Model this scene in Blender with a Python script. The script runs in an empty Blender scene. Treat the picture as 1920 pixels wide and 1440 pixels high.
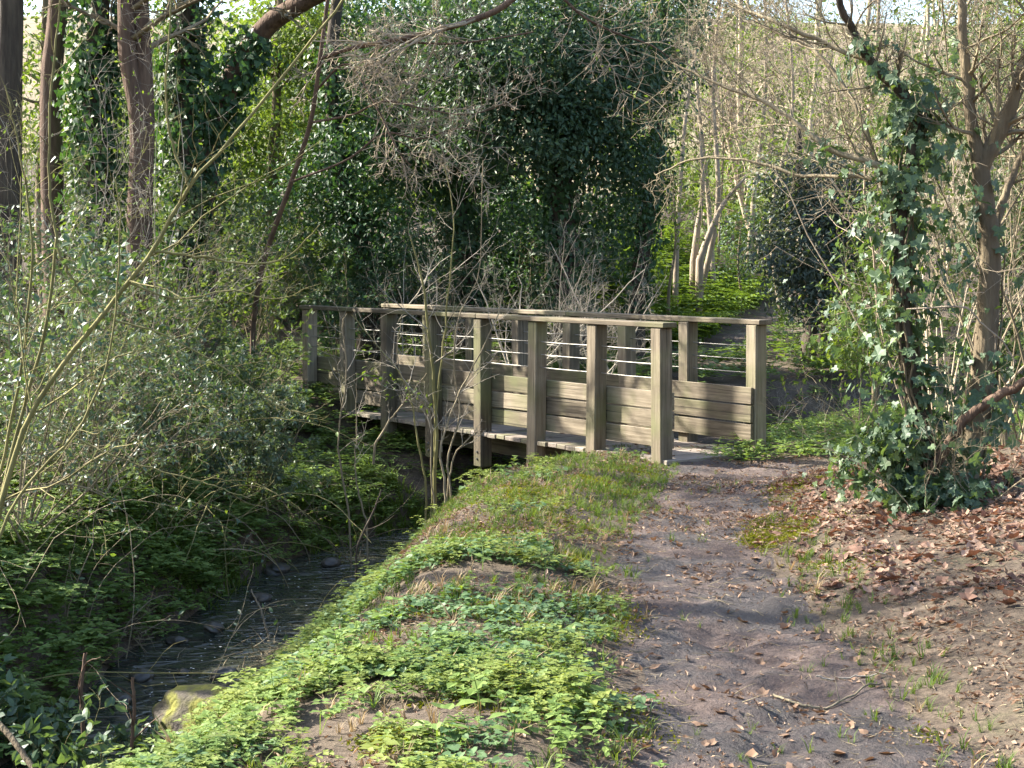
import bpy, bmesh, math
import numpy as np
from mathutils import Vector, Matrix

# ------------------------------------------------------------------ camera, sky, sun, exposure
SC = bpy.context.scene
COL = SC.collection
F = 2884.0                       # focal length in photograph pixels (1920 wide)
CAMZ = 1.68
PITCH = math.atan(230.0 / F)
cam = bpy.data.cameras.new('camera'); camo = bpy.data.objects.new('camera', cam); COL.objects.link(camo)
cam.sensor_width = 36.0; cam.lens = 36.0 * F / 1920.0
cam.clip_start = 0.05; cam.clip_end = 1000
camo.location = (0, 0, CAMZ); camo.rotation_euler = (math.pi / 2 - PITCH, 0, 0)
SC.camera = camo

SUN_H = Vector((-0.939, 0.345)); SUN_EL = math.radians(36)
w = bpy.data.worlds.new('World'); SC.world = w; w.use_nodes = True
nt = w.node_tree; nt.nodes.clear()
sky = nt.nodes.new('ShaderNodeTexSky'); sky.sky_type = 'NISHITA'; sky.sun_disc = False
sky.sun_elevation = SUN_EL; sky.sun_rotation = math.atan2(SUN_H.x, SUN_H.y)
sky.air_density = 1.0; sky.dust_density = 2.5; sky.ozone_density = 1.0
bg = nt.nodes.new('ShaderNodeBackground'); bg.inputs['Strength'].default_value = 0.125
wo = nt.nodes.new('ShaderNodeOutputWorld')
nt.links.new(sky.outputs[0], bg.inputs[0]); nt.links.new(bg.outputs[0], wo.inputs[0])
sl = bpy.data.lights.new('sun', 'SUN'); sl.energy = 5.0; sl.angle = math.radians(0.53); sl.color = (1.0, 0.93, 0.82)
so = bpy.data.objects.new('sun', sl); COL.objects.link(so)
sd = Vector((SUN_H.x * math.cos(SUN_EL), SUN_H.y * math.cos(SUN_EL), math.sin(SUN_EL)))
so.rotation_euler = (-sd).to_track_quat('-Z', 'Y').to_euler(); so.location = sd * 60
vs = SC.view_settings; vs.view_transform = 'Standard'; vs.look = 'None'; vs.gamma = 1.0; vs.use_curve_mapping = False
vs.exposure = 2.08
SC.cycles.max_bounces = 6; SC.cycles.diffuse_bounces = 4; SC.cycles.glossy_bounces = 2; SC.cycles.transmission_bounces = 4
SC.cycles.use_denoising = True
SC.cycles.caustics_reflective = False; SC.cycles.caustics_refractive = False
SC.render.film_transparent = False

# ------------------------------------------------------------------ small maths helpers
def px(x, y, D):
    """world point seen at photograph pixel (x, y) at a distance D along the ground"""
    a = (x - 960) / F; b = (720 - y) / F
    d = np.array([a, math.cos(PITCH) + b * math.sin(PITCH), -math.sin(PITCH) + b * math.cos(PITCH)])
    return np.array([0, 0, CAMZ]) + d * (D / d[1])

def norm(v):
    return v / np.maximum(np.linalg.norm(v, axis=-1, keepdims=True), 1e-9)

def sstep(a, b, x):
    t = np.clip((x - a) / (b - a), 0, 1); return t * t * (3 - 2 * t)

def hash2(i, j, s):
    h = (i.astype(np.int64) * 374761393 + j.astype(np.int64) * 668265263 + s * 974634777) & 0x7fffffff
    h = ((h ^ (h >> 13)) * 1274126177) & 0x7fffffff
    return ((h ^ (h >> 16)) & 0xffff) / 65535.0

def noise2(x, y, sc=1.0, seed=0, octv=1):
    x = np.asarray(x, float); y = np.asarray(y, float)
    r = 0; amp = 1; tot = 0
    for o in range(octv):
        u = x / sc * 2 ** o + 17.3 * o; v = y / sc * 2 ** o + 5.1 * o
        i = np.floor(u); j = np.floor(v); fx = u - i; fy = v - j
        fx = fx * fx * (3 - 2 * fx); fy = fy * fy * (3 - 2 * fy)
        n = (hash2(i, j, seed + o) * (1 - fx) + hash2(i + 1, j, seed + o) * fx) * (1 - fy) + \
            (hash2(i, j + 1, seed + o) * (1 - fx) + hash2(i + 1, j + 1, seed + o) * fx) * fy
        r = r + n * amp; tot += amp; amp *= 0.5
    return r / tot

def polydist(x, y, pts):
    """signed distance to a polyline (positive on its right-hand side) and the arc position"""
    x = np.asarray(x, float); y = np.asarray(y, float)
    best = np.full(x.shape, 1e9); sg = np.ones(x.shape); arc = np.zeros(x.shape); acc = 0
    for (ax, ay), (bx, by) in zip(pts[:-1], pts[1:]):
        dx, dy = bx - ax, by - ay; L2 = dx * dx + dy * dy; L = math.sqrt(L2)
        t = np.clip(((x - ax) * dx + (y - ay) * dy) / L2, 0, 1)
        d = np.hypot(x - ax - t * dx, y - ay - t * dy)
        m = d < best
        cr = dx * (y - ay) - dy * (x - ax)
        best = np.where(m, d, best); sg = np.where(m, np.where(cr < 0, 1, -1), sg); arc = np.where(m, acc + t * L, arc)
        acc += L
    return best * sg, arc

def smooth_poly(pts, n):
    """Catmull-Rom through points, n samples"""
    p = np.array(pts, float); p = np.vstack([2 * p[0] - p[1], p, 2 * p[-1] - p[-2]])
    m = len(p) - 3; ts = np.linspace(0, m - 1e-6, n); out = []
    for t in ts:
        i = int(t); f = t - i; a, b, c, d = p[i:i + 4]
        out.append(0.5 * (2 * b + (c - a) * f + (2 * a - 5 * b + 4 * c - d) * f * f + (3 * b - a - 3 * c + d) * f ** 3))
    return np.array(out)

# ------------------------------------------------------------------ the lie of the land
STREAM = [(-4.6, -3), (-3.6, 2), (-2.9, 5), (-2.3, 7), (-2.08, 8.2), (-2.05, 10), (-1.85, 10.9), (-1.72, 12.3), (-1.2, 13.6),
          (0.2, 15.5), (3.4, 17.8), (9, 22), (20, 30), (60, 52)]
STREAM = [tuple(q) for q in smooth_poly(STREAM, 60)]
PATH = [(0.8, -4), (0.9, 2), (1.0, 5.1), (1.05, 7.5), (1.12, 9.5), (1.5, 11.3), (1.75, 12.6), (1.85, 13.3)]
PATH = [tuple(q) for q in smooth_poly(PATH, 30)]
FARPATH = [(-2.5, 18.4), (-2.1, 19.4), (-0.8, 20.6), (1.2, 21.6), (3.0, 23.2), (3.9, 26), (5.0, 30), (6.8, 36), (9, 44), (12, 60)]
FARPATH = [tuple(q) for q in smooth_poly(FARPATH, 40)]
WATER = -0.93

def ground(x, y):
    x = np.asarray(x, float); y = np.asarray(y, float)
    d, arc = polydist(x, y, STREAM); ad = np.abs(d) + 0.16 * (noise2(x, y, 0.7, 3, 2) - 0.5)
    back = 0.05 * np.maximum(y - 16.0, 0); back = np.minimum(back, 0.05 * 18 + 0.03 * np.maximum(y - 34, 0))
    right = 0.22 * np.maximum(x - 1.7, 0) * sstep(12.8, 10.5, y) + 0.04 * np.maximum(x - 4.5, 0)
    hR = back * 0.7 + right
    left = 0.20 * np.maximum(ad - 1.8, 0) * sstep(17.5, 13.5, y) + 0.10 * np.maximum(-x - 5.0, 0) * sstep(14, 20, y)
    hL = -0.12 * sstep(17, 15, y) - 0.36 * sstep(18.0, 17.0, y) * sstep(12.6, 13.8, y) * sstep(3.2, 2.2, ad) + left + back
    # wooded rise behind, and the grassy bank beside the far path
    fd, _ = polydist(x, y, FARPATH)
    hL = hL + 1.0 * sstep(0.3, 2.6, -fd) * sstep(22.0, 25.5, y) * (x > -50) + 0.045 * np.clip(y - 27, 0, 40) * sstep(0.5, 5, -fd)
    hL = hL + 0.35 * sstep(0.5, 2.5, fd) * sstep(23, 28, y)
    base = np.where(d > 0, hR, hL)
    # right of stream heading upstream is the camera's side
    bank_r = sstep(0.38, 1.75, ad) ** 0.85; bank_l = sstep(0.40, 1.30, ad) ** 0.7
    up = sstep(14.5, 16.5, y)
    bank = np.where(d > 0, bank_r * (1 - up) + sstep(0.4, 1.3, ad) * up, bank_l)
    bed = -1.08
    z = bed + (base - bed) * bank
    pd, _ = polydist(x, y, PATH)
    onp = sstep(0.95, 0.35, np.abs(pd)) * sstep(14, 13, y)
    z = z + (0.03 * (noise2(x, y, 1.1, 11, 2) - 0.5) + 0.02 * (noise2(x, y, 0.25, 12, 2) - 0.5)) * (1 + bank)
    z = z - 0.05 * onp + onp * 0.042 * (noise2(x, y, 0.45, 14, 3) - 0.5)
    z = z + onp * (0.034 * (noise2(x, y, 0.13, 15, 2) - 0.5) + 0.040 * (noise2(x, y, 0.3, 16, 2) - 0.5))
    rut = np.exp(-((x - 0.98 - 0.10 * np.sin(y * 1.3)) / 0.26) ** 2) * sstep(8.2, 6.8, y)
    z = z - 0.05 * rut + rut * 0.08 * (noise2(x, y, 0.16, 19, 2) - 0.5)
    # hump of the verge between path and stream
    z = z + 0.06 * sstep(0.55, 1.0, -pd) * sstep(1.9, 1.2, -pd) * sstep(13, 11, y)
    return z

def gz(x, y):
    return float(ground(np.array([x]), np.array([y]))[0])

# ------------------------------------------------------------------ mesh building
class Geo:
    def __init__(s): s.v = []; s.f = []; s.n = 0
    def add(s, v, f):
        v = np.asarray(v, float).reshape(-1, 3); s.v.append(v); f = np.asarray(f)
        s.f.append(f + s.n); s.n += len(v)
    def mesh(s, name, smooth=False):
        me = bpy.data.meshes.new(name)
        if not s.v: return me
        v = np.vstack(s.v); loops = np.concatenate([f.ravel() for f in s.f])
        tot = np.concatenate([np.full(len(f), f.shape[1]) for f in s.f]); st = np.concatenate([[0], np.cumsum(tot)[:-1]])
        me.vertices.add(len(v)); me.vertices.foreach_set('co', v.astype(np.float32).ravel())
        me.loops.add(len(loops)); me.loops.foreach_set('vertex_index', loops.astype(np.int32))
        me.polygons.add(len(tot)); me.polygons.foreach_set('loop_start', st.astype(np.int32))
        me.polygons.foreach_set('use_smooth', np.full(len(tot), smooth))
        me.update(calc_edges=True)
        return me

def link(name, me, mat=None, parent=None, loc=None):
    o = bpy.data.objects.new(name, me); COL.objects.link(o)
    if mat is not None and me is not None and not me.materials: me.materials.append(mat)
    if parent is not None: o.parent = parent
    if loc is not None: o.location = loc
    return o

def tag(o, label=None, cat=None, group=None, kind=None):
    if label: o['label'] = label
    if cat: o['category'] = cat
    if group: o['group'] = group
    if kind: o['kind'] = kind
    return o

def thing(name, label, cat, loc=(0, 0, 0), group=None, rz=0):
    o = bpy.data.objects.new(name, None); COL.objects.link(o); o.location = loc; o.rotation_euler = (0, 0, rz)
    o.empty_display_size = 0.1
    return tag(o, label, cat, group)

def part(name, geo, mat, root, smooth=False, kind=None):
    """geometry is in world coordinates; shift it to the root's origin"""
    off = np.array(root.location)
    geo.v = [v - off for v in geo.v]
    o = link(name, geo.mesh(name, smooth), mat, root)
    if kind: o['kind'] = kind
    return o

# tubes: many paths of equal length at once
def tubes(geo, P, R, k=4):
    P = np.asarray(P, float); R = np.asarray(R, float)
    if P.ndim == 2: P = P[None]; R = R[None]
    M, n, _ = P.shape
    if M == 0: return
    if R.shape[1] != n: R = np.stack([np.interp(np.linspace(0, 1, n), np.linspace(0, 1, R.shape[1]), r) for r in R])
    T = norm(np.gradient(P, axis=1))
    mt = norm(T.mean(1)); ref = np.where(np.abs(mt[:, 2:3]) > 0.8, np.array([[1., 0, 0]]), np.array([[0, 0, 1.]]))
    X = norm(np.cross(T, ref[:, None, :])); Y = np.cross(T, X)
    a = np.arange(k) * 2 * math.pi / k
    V = P[:, :, None, :] + R[:, :, None, None] * (np.cos(a)[None, None, :, None] * X[:, :, None, :] + np.sin(a)[None, None, :, None] * Y[:, :, None, :])
    idx = np.arange(M * n * k).reshape(M, n, k)
    A = idx[:, :-1, :]; B = np.roll(idx, -1, 2)[:, :-1, :]; C = np.roll(idx, -1, 2)[:, 1:, :]; D_ = idx[:, 1:, :]
    geo.add(V, np.stack([A, B, C, D_], -1).reshape(-1, 4))

def perp(rng, d):
    r = rng.normal(size=d.shape); r = r - (r * d).sum(-1, keepdims=True) * d
    return norm(r)

def grow(rng, S, Dv, L, R, n=7, wander=0.25, trop=(0, 0, 0.1), taper=0.25):
    M = len(S); P = np.zeros((M, n, 3)); P[:, 0] = S; d = norm(np.asarray(Dv, float)); trop = np.asarray(trop)
    for i in range(1, n):
        d = norm(d + wander * rng.normal(size=(M, 3)) + trop)
        P[:, i] = P[:, i - 1] + d * (np.asarray(L)[:, None] / (n - 1))
    Rr = np.asarray(R)[:, None] * np.linspace(1, taper, n)[None]
    return P, Rr

def kids(rng, P, R, per, ang=(35, 70), lf=(0.35, 0.6), rf=0.6, t0=0.25, t1=0.98, minr=0.0012):
    M, n, _ = P.shape
    L = np.linalg.norm(np.diff(P, axis=1), axis=2).sum(1)
    t = rng.uniform(t0, t1, (M, per)) * (n - 1); i = np.minimum(t.astype(int), n - 2); f = (t - i)[..., None]
    m = np.arange(M)[:, None]
    S = P[m, i] * (1 - f) + P[m, i + 1] * f
    T = norm(P[m, i + 1] - P[m, i])
    a = np.radians(rng.uniform(ang[0], ang[1], (M, per)))[..., None]
    Dv = T * np.cos(a) + perp(rng, T) * np.sin(a)
    ll = L[:, None] * rng.uniform(lf[0], lf[1], (M, per)) * (1.15 - 0.6 * t / (n - 1))
    rr = np.maximum((R[m, i] * (1 - f[..., 0]) + R[m, i + 1] * f[..., 0]) * rf, minr)
    return S.reshape(-1, 3), Dv.reshape(-1, 3), ll.ravel(), rr.ravel()

def twig_tree(rng, geo, P, R, levels, k0=6):
    """levels: list of dicts for successive generations; returns all polylines of the last generation(s)"""
    if k0: tubes(geo, P, R, k0)
    last = [(P, R)]
    for lv in levels:
        S, Dv, L, Rr = kids(rng, P, R, lv['per'], lv.get('ang', (35, 70)), lv.get('lf', (0.35, 0.6)), lv.get('rf', 0.6), lv.get('t0', 0.25), lv.get('t1', 0.98), lv.get('minr', 0.0012))
        if 'lmin' in lv: L = np.maximum(L, lv['lmin'])
        P, R = grow(rng, S, Dv, L, Rr, lv.get('n', 6), lv.get('wander', 0.22), lv.get('trop', (0, 0, 0.06)), lv.get('taper', 0.35))
        tubes(geo, P, R, lv.get('k', 3)); last.append((P, R))
    return last

# leaves
def fold(pts, faces):
    return np.array(pts, float), faces
LEAF2 = fold([(0, 0, 0), (-.24, .45, .06), (0, 1, -.04), (.24, .45, .06)], [np.array([(0, 2, 1), (0, 3, 2)])])
LEAF6 = fold([(0, 0, 0), (-.22, .28, .05), (-.24, .58, .05), (0, 1, -.10), (.24, .58, .05), (.22, .28, .05), (0, .45, -.01)],
             [np.array([(0, 6, 1), (1, 6, 2), (2, 6, 3), (3, 6, 4), (4, 6, 5), (5, 6, 0)])])
LEAF4 = fold([(0, 0, 0), (-.24, .42, .07), (0, 1, -.08), (.24, .42, .07), (0, .45, 0)], [np.array([(0, 4, 1), (1, 4, 2), (2, 4, 3), (3, 4, 0)])])
IVY5 = fold([(0, 0, 0), (-.5, .05, .05), (-.3, .55, .02), (0, 1, -.08), (.3, .55, .02), (.5, .05, .05)], [np.array([(0, 2, 1), (0, 3, 2), (0, 4, 3), (0, 5, 4)])])
HEART = fold([(0, 0, 0), (-.26, -.12, .05), (-.46, .16, .09), (-.36, .52, .05), (0, .92, -.06), (.36, .52, .05), (.46, .16, .09), (.26, -.12, .05), (0, .35, -.02)],
             [np.array([(0, 8, 1), (1, 8, 2), (2, 8, 3), (3, 8, 4), (4, 8, 5), (5, 8, 6), (6, 8, 7), (7, 8, 0)])])
IVY = fold([(0, 0, 0), (-.30, -.14, .04), (-.52, .10, .02), (-.30, .30, .06), (-.38, .62, 0), (-.14, .62, .05), (0, 1, -.08), (.14, .62, .05), (.38, .62, 0), (.30, .30, .06), (.52, .10, .02), (.30, -.14, .04), (0, .36, -.02)],
           [np.array([(12, i + 1 if i < 11 else 0, i) for i in range(12)])])
DEAD = fold([(0, 0, 0), (-.22, .16, .10), (-.34, .42, .22), (-.18, .70, .16), (0.03, 1, .20), (.16, .66, .05), (.36, .46, .16), (.24, .14, .03), (0, .42, -.03)],
            [np.array([(8, i, i + 1 if i < 7 else 0) for i in range(8)])])
BLADE = fold([(-.035, 0, 0), (.035, 0, 0), (-.024, .55, .06), (.024, .55, .06), (0, 1, -.16)], [np.array([(0, 1, 3, 2)]), np.array([(2, 3, 4)])])

def frames(d, nrm):
    y = norm(d); x = norm(np.cross(y, nrm)); z = np.cross(x, y)
    return x, y, z

def leaves(geo, tmpl, P, d, nrm, s, aspect=1.0):
    tv, fs = tmpl; P = np.asarray(P, float)
    if len(P) == 0: return
    x, y, z = frames(d, nrm); s = np.broadcast_to(np.asarray(s, float), (len(P),))
    V = P[:, None, :] + s[:, None, None] * (aspect * tv[None, :, 0:1] * x[:, None] + tv[None, :, 1:2] * y[:, None] + tv[None, :, 2:3] * z[:, None])
    k = len(tv); base = (np.arange(len(P)) * k)
    fl = [(base[:, None, None] + f[None]).reshape(-1, f.shape[1]) for f in fs]
    geo.add(V, fl[0])
    for f in fl[1:]:
        geo.f.append(f + geo.n - V.shape[0] * k)

def along(rng, paths, per, t0=0.1, t1=1.0):
    P, R = paths; M, n, _ = P.shape
    t = rng.uniform(t0, t1, (M, per)) * (n - 1); i = np.minimum(t.astype(int), n - 2); f = (t - i)[..., None]; m = np.arange(M)[:, None]
    S = P[m, i] * (1 - f) + P[m, i + 1] * f; T = norm(P[m, i + 1] - P[m, i])
    return S.reshape(-1, 3), T.reshape(-1, 3)

def twig_leaves(rng, geo, paths, per, tmpl, size, spread=55, droop=-0.1, up=0.8, t0=0.1):
    S, T = along(rng, paths, per, t0)
    a = math.radians(spread)
    d = norm(T * math.cos(a) + perp(rng, T) * math.sin(a) + np.array([0, 0, droop]))
    n = norm(rng.normal(size=d.shape) * 0.6 + np.array([0, 0, up]))
    leaves(geo, tmpl, S, d, n, rng.uniform(size[0], size[1], len(S)))

def cloud(rng, geo, blobs, tmpl, size, clump=26, csig=0.10, shell=0.55, out=0.6, droop=-0.55):
    """foliage in uneven clumps spread through ellipsoids; blobs: (cx,cy,cz, rx,ry,rz, leafcount)"""
    for (cx, cy, cz, rx, ry, rz, cnt) in blobs:
        nc = max(1, int(cnt / clump))
        u = norm(rng.normal(size=(nc, 3))); r = rng.uniform(shell ** 3, 1, nc)[:, None] ** (1 / 3)
        bump = 0.72 + 0.5 * noise2(u[:, 0] * 2 + cx * 3, u[:, 2] * 2 + u[:, 1] * 1.7 + cz, 0.8, 5)[:, None]
        C = np.array([cx, cy, cz]) + u * r * bump * np.array([rx, ry, rz])
        sg = csig * rng.uniform(0.6, 1.5, (nc, 1))
        off = rng.normal(size=(nc, clump, 3)) * sg[:, None] * np.array([1, 1, 0.75])
        P = (C[:, None] + off).reshape(-1, 3)
        o = norm(np.repeat(u, clump, 0) + 0.6 * norm(off.reshape(-1, 3)))
        n = norm(o * out + np.array([0, 0, 0.45]) + 0.55 * rng.normal(size=P.shape))
        d = norm(perp(rng, n) + np.array([0, 0, droop]) + 0.25 * o)
        leaves(geo, tmpl, P, d, n, rng.uniform(size[0], size[1], len(P)))

def ivy_sleeve(rng, geo, pts, rad, count, tmpl, size, thick=0.12):
    """ivy clinging round a stem given as a polyline"""
    p = smooth_poly(pts, 40); t = rng.uniform(0, 39 - 1e-6, count); i = t.astype(int); f = (t - i)[:, None]
    c = p[i] * (1 - f) + p[np.minimum(i + 1, 39)] * f; T = norm(p[np.minimum(i + 1, 39)] - p[i])
    o = perp(rng, T); rr = rad + thick * rng.uniform(0, 1, count) ** 1.6 * (0.4 + 1.2 * noise2(t * 0.35, np.arctan2(o[:, 1], o[:, 0]) * 1.2, 1, 8))
    P = c + o * rr[:, None]
    n = norm(o + 0.5 * rng.normal(size=o.shape) + np.array([0, 0, 0.3]))
    d = norm(np.array([0, 0, -1.0]) + 0.6 * rng.normal(size=o.shape) + 0.3 * o)
    leaves(geo, tmpl, P, d, n, rng.uniform(size[0], size[1], count))

def box(bm_size, bev=0.006):
    bm = bmesh.new(); bmesh.ops.create_cube(bm, size=1.0)
    bmesh.ops.scale(bm, vec=bm_size, verts=bm.verts)
    if bev: bmesh.ops.bevel(bm, geom=list(bm.edges), offset=bev, segments=1, affect='EDGES')
    me = bpy.data.meshes.new('box'); bm.to_mesh(me); bm.free(); return me

# ------------------------------------------------------------------ materials
def newmat(name):
    m = bpy.data.materials.new(name); m.use_nodes = True; m.node_tree.nodes.clear()
    return m, m.node_tree.nodes, m.node_tree.links

def ramp(N, cols, pos=None):
    r = N.new('ShaderNodeValToRGB'); e = r.color_ramp.elements
    pos = pos or [i / (len(cols) - 1) for i in range(len(cols))]
    while len(e) < len(cols): e.new(0.5)
    for el, c, p in zip(e, cols, pos): el.color = (*c, 1); el.position = p
    return r

def math_node(N, L, op, a, b):
    n = N.new('ShaderNodeMath'); n.operation = op
    for i, v in enumerate((a, b)):
        if isinstance(v, (int, float)): n.inputs[i].default_value = v
        else: L.new(v, n.inputs[i])
    return n.outputs[0]

def leafmat(name, cols, trans=0.35, rough=0.42, spec=0.5, tint=(1.5, 1.45, 0.5), clump=1.6, clumpmix=0.5):
    m, N, L = newmat(name)
    g = N.new('ShaderNodeNewGeometry'); tc = N.new('ShaderNodeTexCoord')
    no = N.new('ShaderNodeTexNoise'); no.inputs['Scale'].default_value = clump; no.inputs['Detail'].default_value = 1; L.new(tc.outputs['Object'], no.inputs['Vector'])
    f = math_node(N, L, 'ADD', math_node(N, L, 'MULTIPLY', g.outputs['Random Per Island'], 1 - clumpmix),
                  math_node(N, L, 'MULTIPLY', math_node(N, L, 'SUBTRACT', math_node(N, L, 'MULTIPLY', no.outputs[0], 2.2), 0.6), clumpmix))
    r = ramp(N, cols); L.new(f, r.inputs[0])
    p = N.new('ShaderNodeBsdfPrincipled'); L.new(r.outputs[0], p.inputs['Base Color']); p.inputs['Roughness'].default_value = min(rough + .16, .85)
    p.inputs['Specular IOR Level'].default_value = spec * .8
    t = N.new('ShaderNodeBsdfTranslucent'); mu = N.new('ShaderNodeMix'); mu.data_type = 'RGBA'; mu.blend_type = 'MULTIPLY'; mu.inputs[0].default_value = 1
    L.new(r.outputs[0], mu.inputs[6]); mu.inputs[7].default_value = (*tint, 1); L.new(mu.outputs[2], t.inputs[0])
    mx = N.new('ShaderNodeMixShader'); mx.inputs[0].default_value = trans; L.new(p.outputs[0], mx.inputs[1]); L.new(t.outputs[0], mx.inputs[2])
    o = N.new('ShaderNodeOutputMaterial'); L.new(mx.outputs[0], o.inputs[0])
    return m

def barkmat(name, cols, scale=13, rough=0.9, bump=0.9, stretch=(1, 1, 0.14)):
    m, N, L = newmat(name)
    tc = N.new('ShaderNodeTexCoord'); mp = N.new('ShaderNodeMapping'); mp.inputs['Scale'].default_value = stretch; L.new(tc.outputs['Object'], mp.inputs[0])
    no = N.new('ShaderNodeTexNoise'); no.inputs['Scale'].default_value = scale; no.inputs['Detail'].default_value = 5; no.inputs['Roughness'].default_value = 0.65; L.new(mp.outputs[0], no.inputs['Vector'])
    g = N.new('ShaderNodeNewGeometry')
    f = math_node(N, L, 'ADD', math_node(N, L, 'MULTIPLY', no.outputs[0], 0.8), math_node(N, L, 'MULTIPLY', g.outputs['Random Per Island'], 0.25))
    r = ramp(N, cols, [0.32 + 0.42 * i / (len(cols) - 1) for i in range(len(cols))]); L.new(f, r.inputs[0])
    b = N.new('ShaderNodeBump'); b.inputs['Strength'].default_value = bump; b.inputs['Distance'].default_value = 0.04; L.new(no.outputs[0], b.inputs['Height'])
    p = N.new('ShaderNodeBsdfPrincipled'); p.inputs['Roughness'].default_value = rough; p.inputs['Specular IOR Level'].default_value = 0.25
    L.new(r.outputs[0], p.inputs['Base Color']); L.new(b.outputs[0], p.inputs['Normal'])
    o = N.new('ShaderNodeOutputMaterial'); L.new(p.outputs[0], o.inputs[0])
    return m

def woodmat(name, cols, grain=(1.2, 26, 26), rough=0.75):
    """weathered sawn timber, grain along local x; moss and stains as patches"""
    m, N, L = newmat(name)
    tc = N.new('ShaderNodeTexCoord'); oi = N.new('ShaderNodeObjectInfo')
    add = N.new('ShaderNodeVectorMath'); add.operation = 'ADD'; L.new(tc.outputs['Object'], add.inputs[0])
    sc = N.new('ShaderNodeVectorMath'); sc.operation = 'SCALE'; sc.inputs[0].default_value = (7, 13, 5); L.new(oi.outputs['Random'], sc.inputs['Scale']); L.new(sc.outputs[0], add.inputs[1])
    mp = N.new('ShaderNodeMapping'); mp.inputs['Scale'].default_value = grain; L.new(add.outputs[0], mp.inputs[0])
    n1 = N.new('ShaderNodeTexNoise'); n1.inputs['Scale'].default_value = 1.6; n1.inputs['Detail'].default_value = 6; n1.inputs['Roughness'].default_value = 0.7; L.new(mp.outputs[0], n1.inputs['Vector'])
    n2 = N.new('ShaderNodeTexNoise'); n2.inputs['Scale'].default_value = 3.2; n2.inputs['Detail'].default_value = 4; L.new(add.outputs[0], n2.inputs['Vector'])
    f = math_node(N, L, 'ADD', math_node(N, L, 'MULTIPLY', n1.outputs[0], 0.6), math_node(N, L, 'MULTIPLY', n2.outputs[0], 0.3))
    f = math_node(N, L, 'ADD', f, math_node(N, L, 'MULTIPLY', oi.outputs['Random'], 0.22))
    f = math_node(N, L, 'SUBTRACT', f, 0.03)
    r = ramp(N, cols, [0.36, 0.52, 0.68]); L.new(f, r.inputs[0])
    gr = N.new('ShaderNodeMix'); gr.data_type = 'RGBA'; n3 = N.new('ShaderNodeTexNoise'); n3.inputs['Scale'].default_value = 2.1; n3.inputs['Detail'].default_value = 6; L.new(add.outputs[0], n3.inputs['Vector'])
    mr = N.new('ShaderNodeMapRange'); mr.inputs[1].default_value = 0.48; mr.inputs[2].default_value = 0.70; mr.inputs[4].default_value = 0.7; L.new(n3.outputs[0], mr.inputs[0]); L.new(mr.outputs[0], gr.inputs[0])
    L.new(r.outputs[0], gr.inputs[6]); gr.inputs[7].default_value = (0.13, 0.14, 0.055, 1)
    mp2 = N.new('ShaderNodeMapping'); mp2.inputs['Scale'].default_value = tuple(g_ * 2.2 if g_ > 5 else g_ * .8 for g_ in grain); L.new(add.outputs[0], mp2.inputs[0])
    n4 = N.new('ShaderNodeTexNoise'); n4.inputs['Scale'].default_value = 1.0; n4.inputs['Detail'].default_value = 2; L.new(mp2.outputs[0], n4.inputs['Vector'])
    ck = N.new('ShaderNodeMapRange'); ck.inputs[1].default_value = 0.63; ck.inputs[2].default_value = 0.68; ck.inputs[4].default_value = 0.75; L.new(n4.outputs[0], ck.inputs[0])
    g2_ = N.new('ShaderNodeMix'); g2_.data_type = 'RGBA'; L.new(ck.outputs[0], g2_.inputs[0]); L.new(gr.outputs[2], g2_.inputs[6]); g2_.inputs[7].default_value = (.03, .024, .016, 1); gr = g2_
    b = N.new('ShaderNodeBump'); b.inputs['Strength'].default_value = 0.35; b.inputs['Distance'].default_value = 0.006; L.new(n1.outputs[0], b.inputs['Height'])
    p = N.new('ShaderNodeBsdfPrincipled'); p.inputs['Roughness'].default_value = rough; p.inputs['Specular IOR Level'].default_value = 0.3
    L.new(gr.outputs[2], p.inputs['Base Color']); L.new(b.outputs[0], p.inputs['Normal'])
    o = N.new('ShaderNodeOutputMaterial'); L.new(p.outputs[0], o.inputs[0])
    return m

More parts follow.
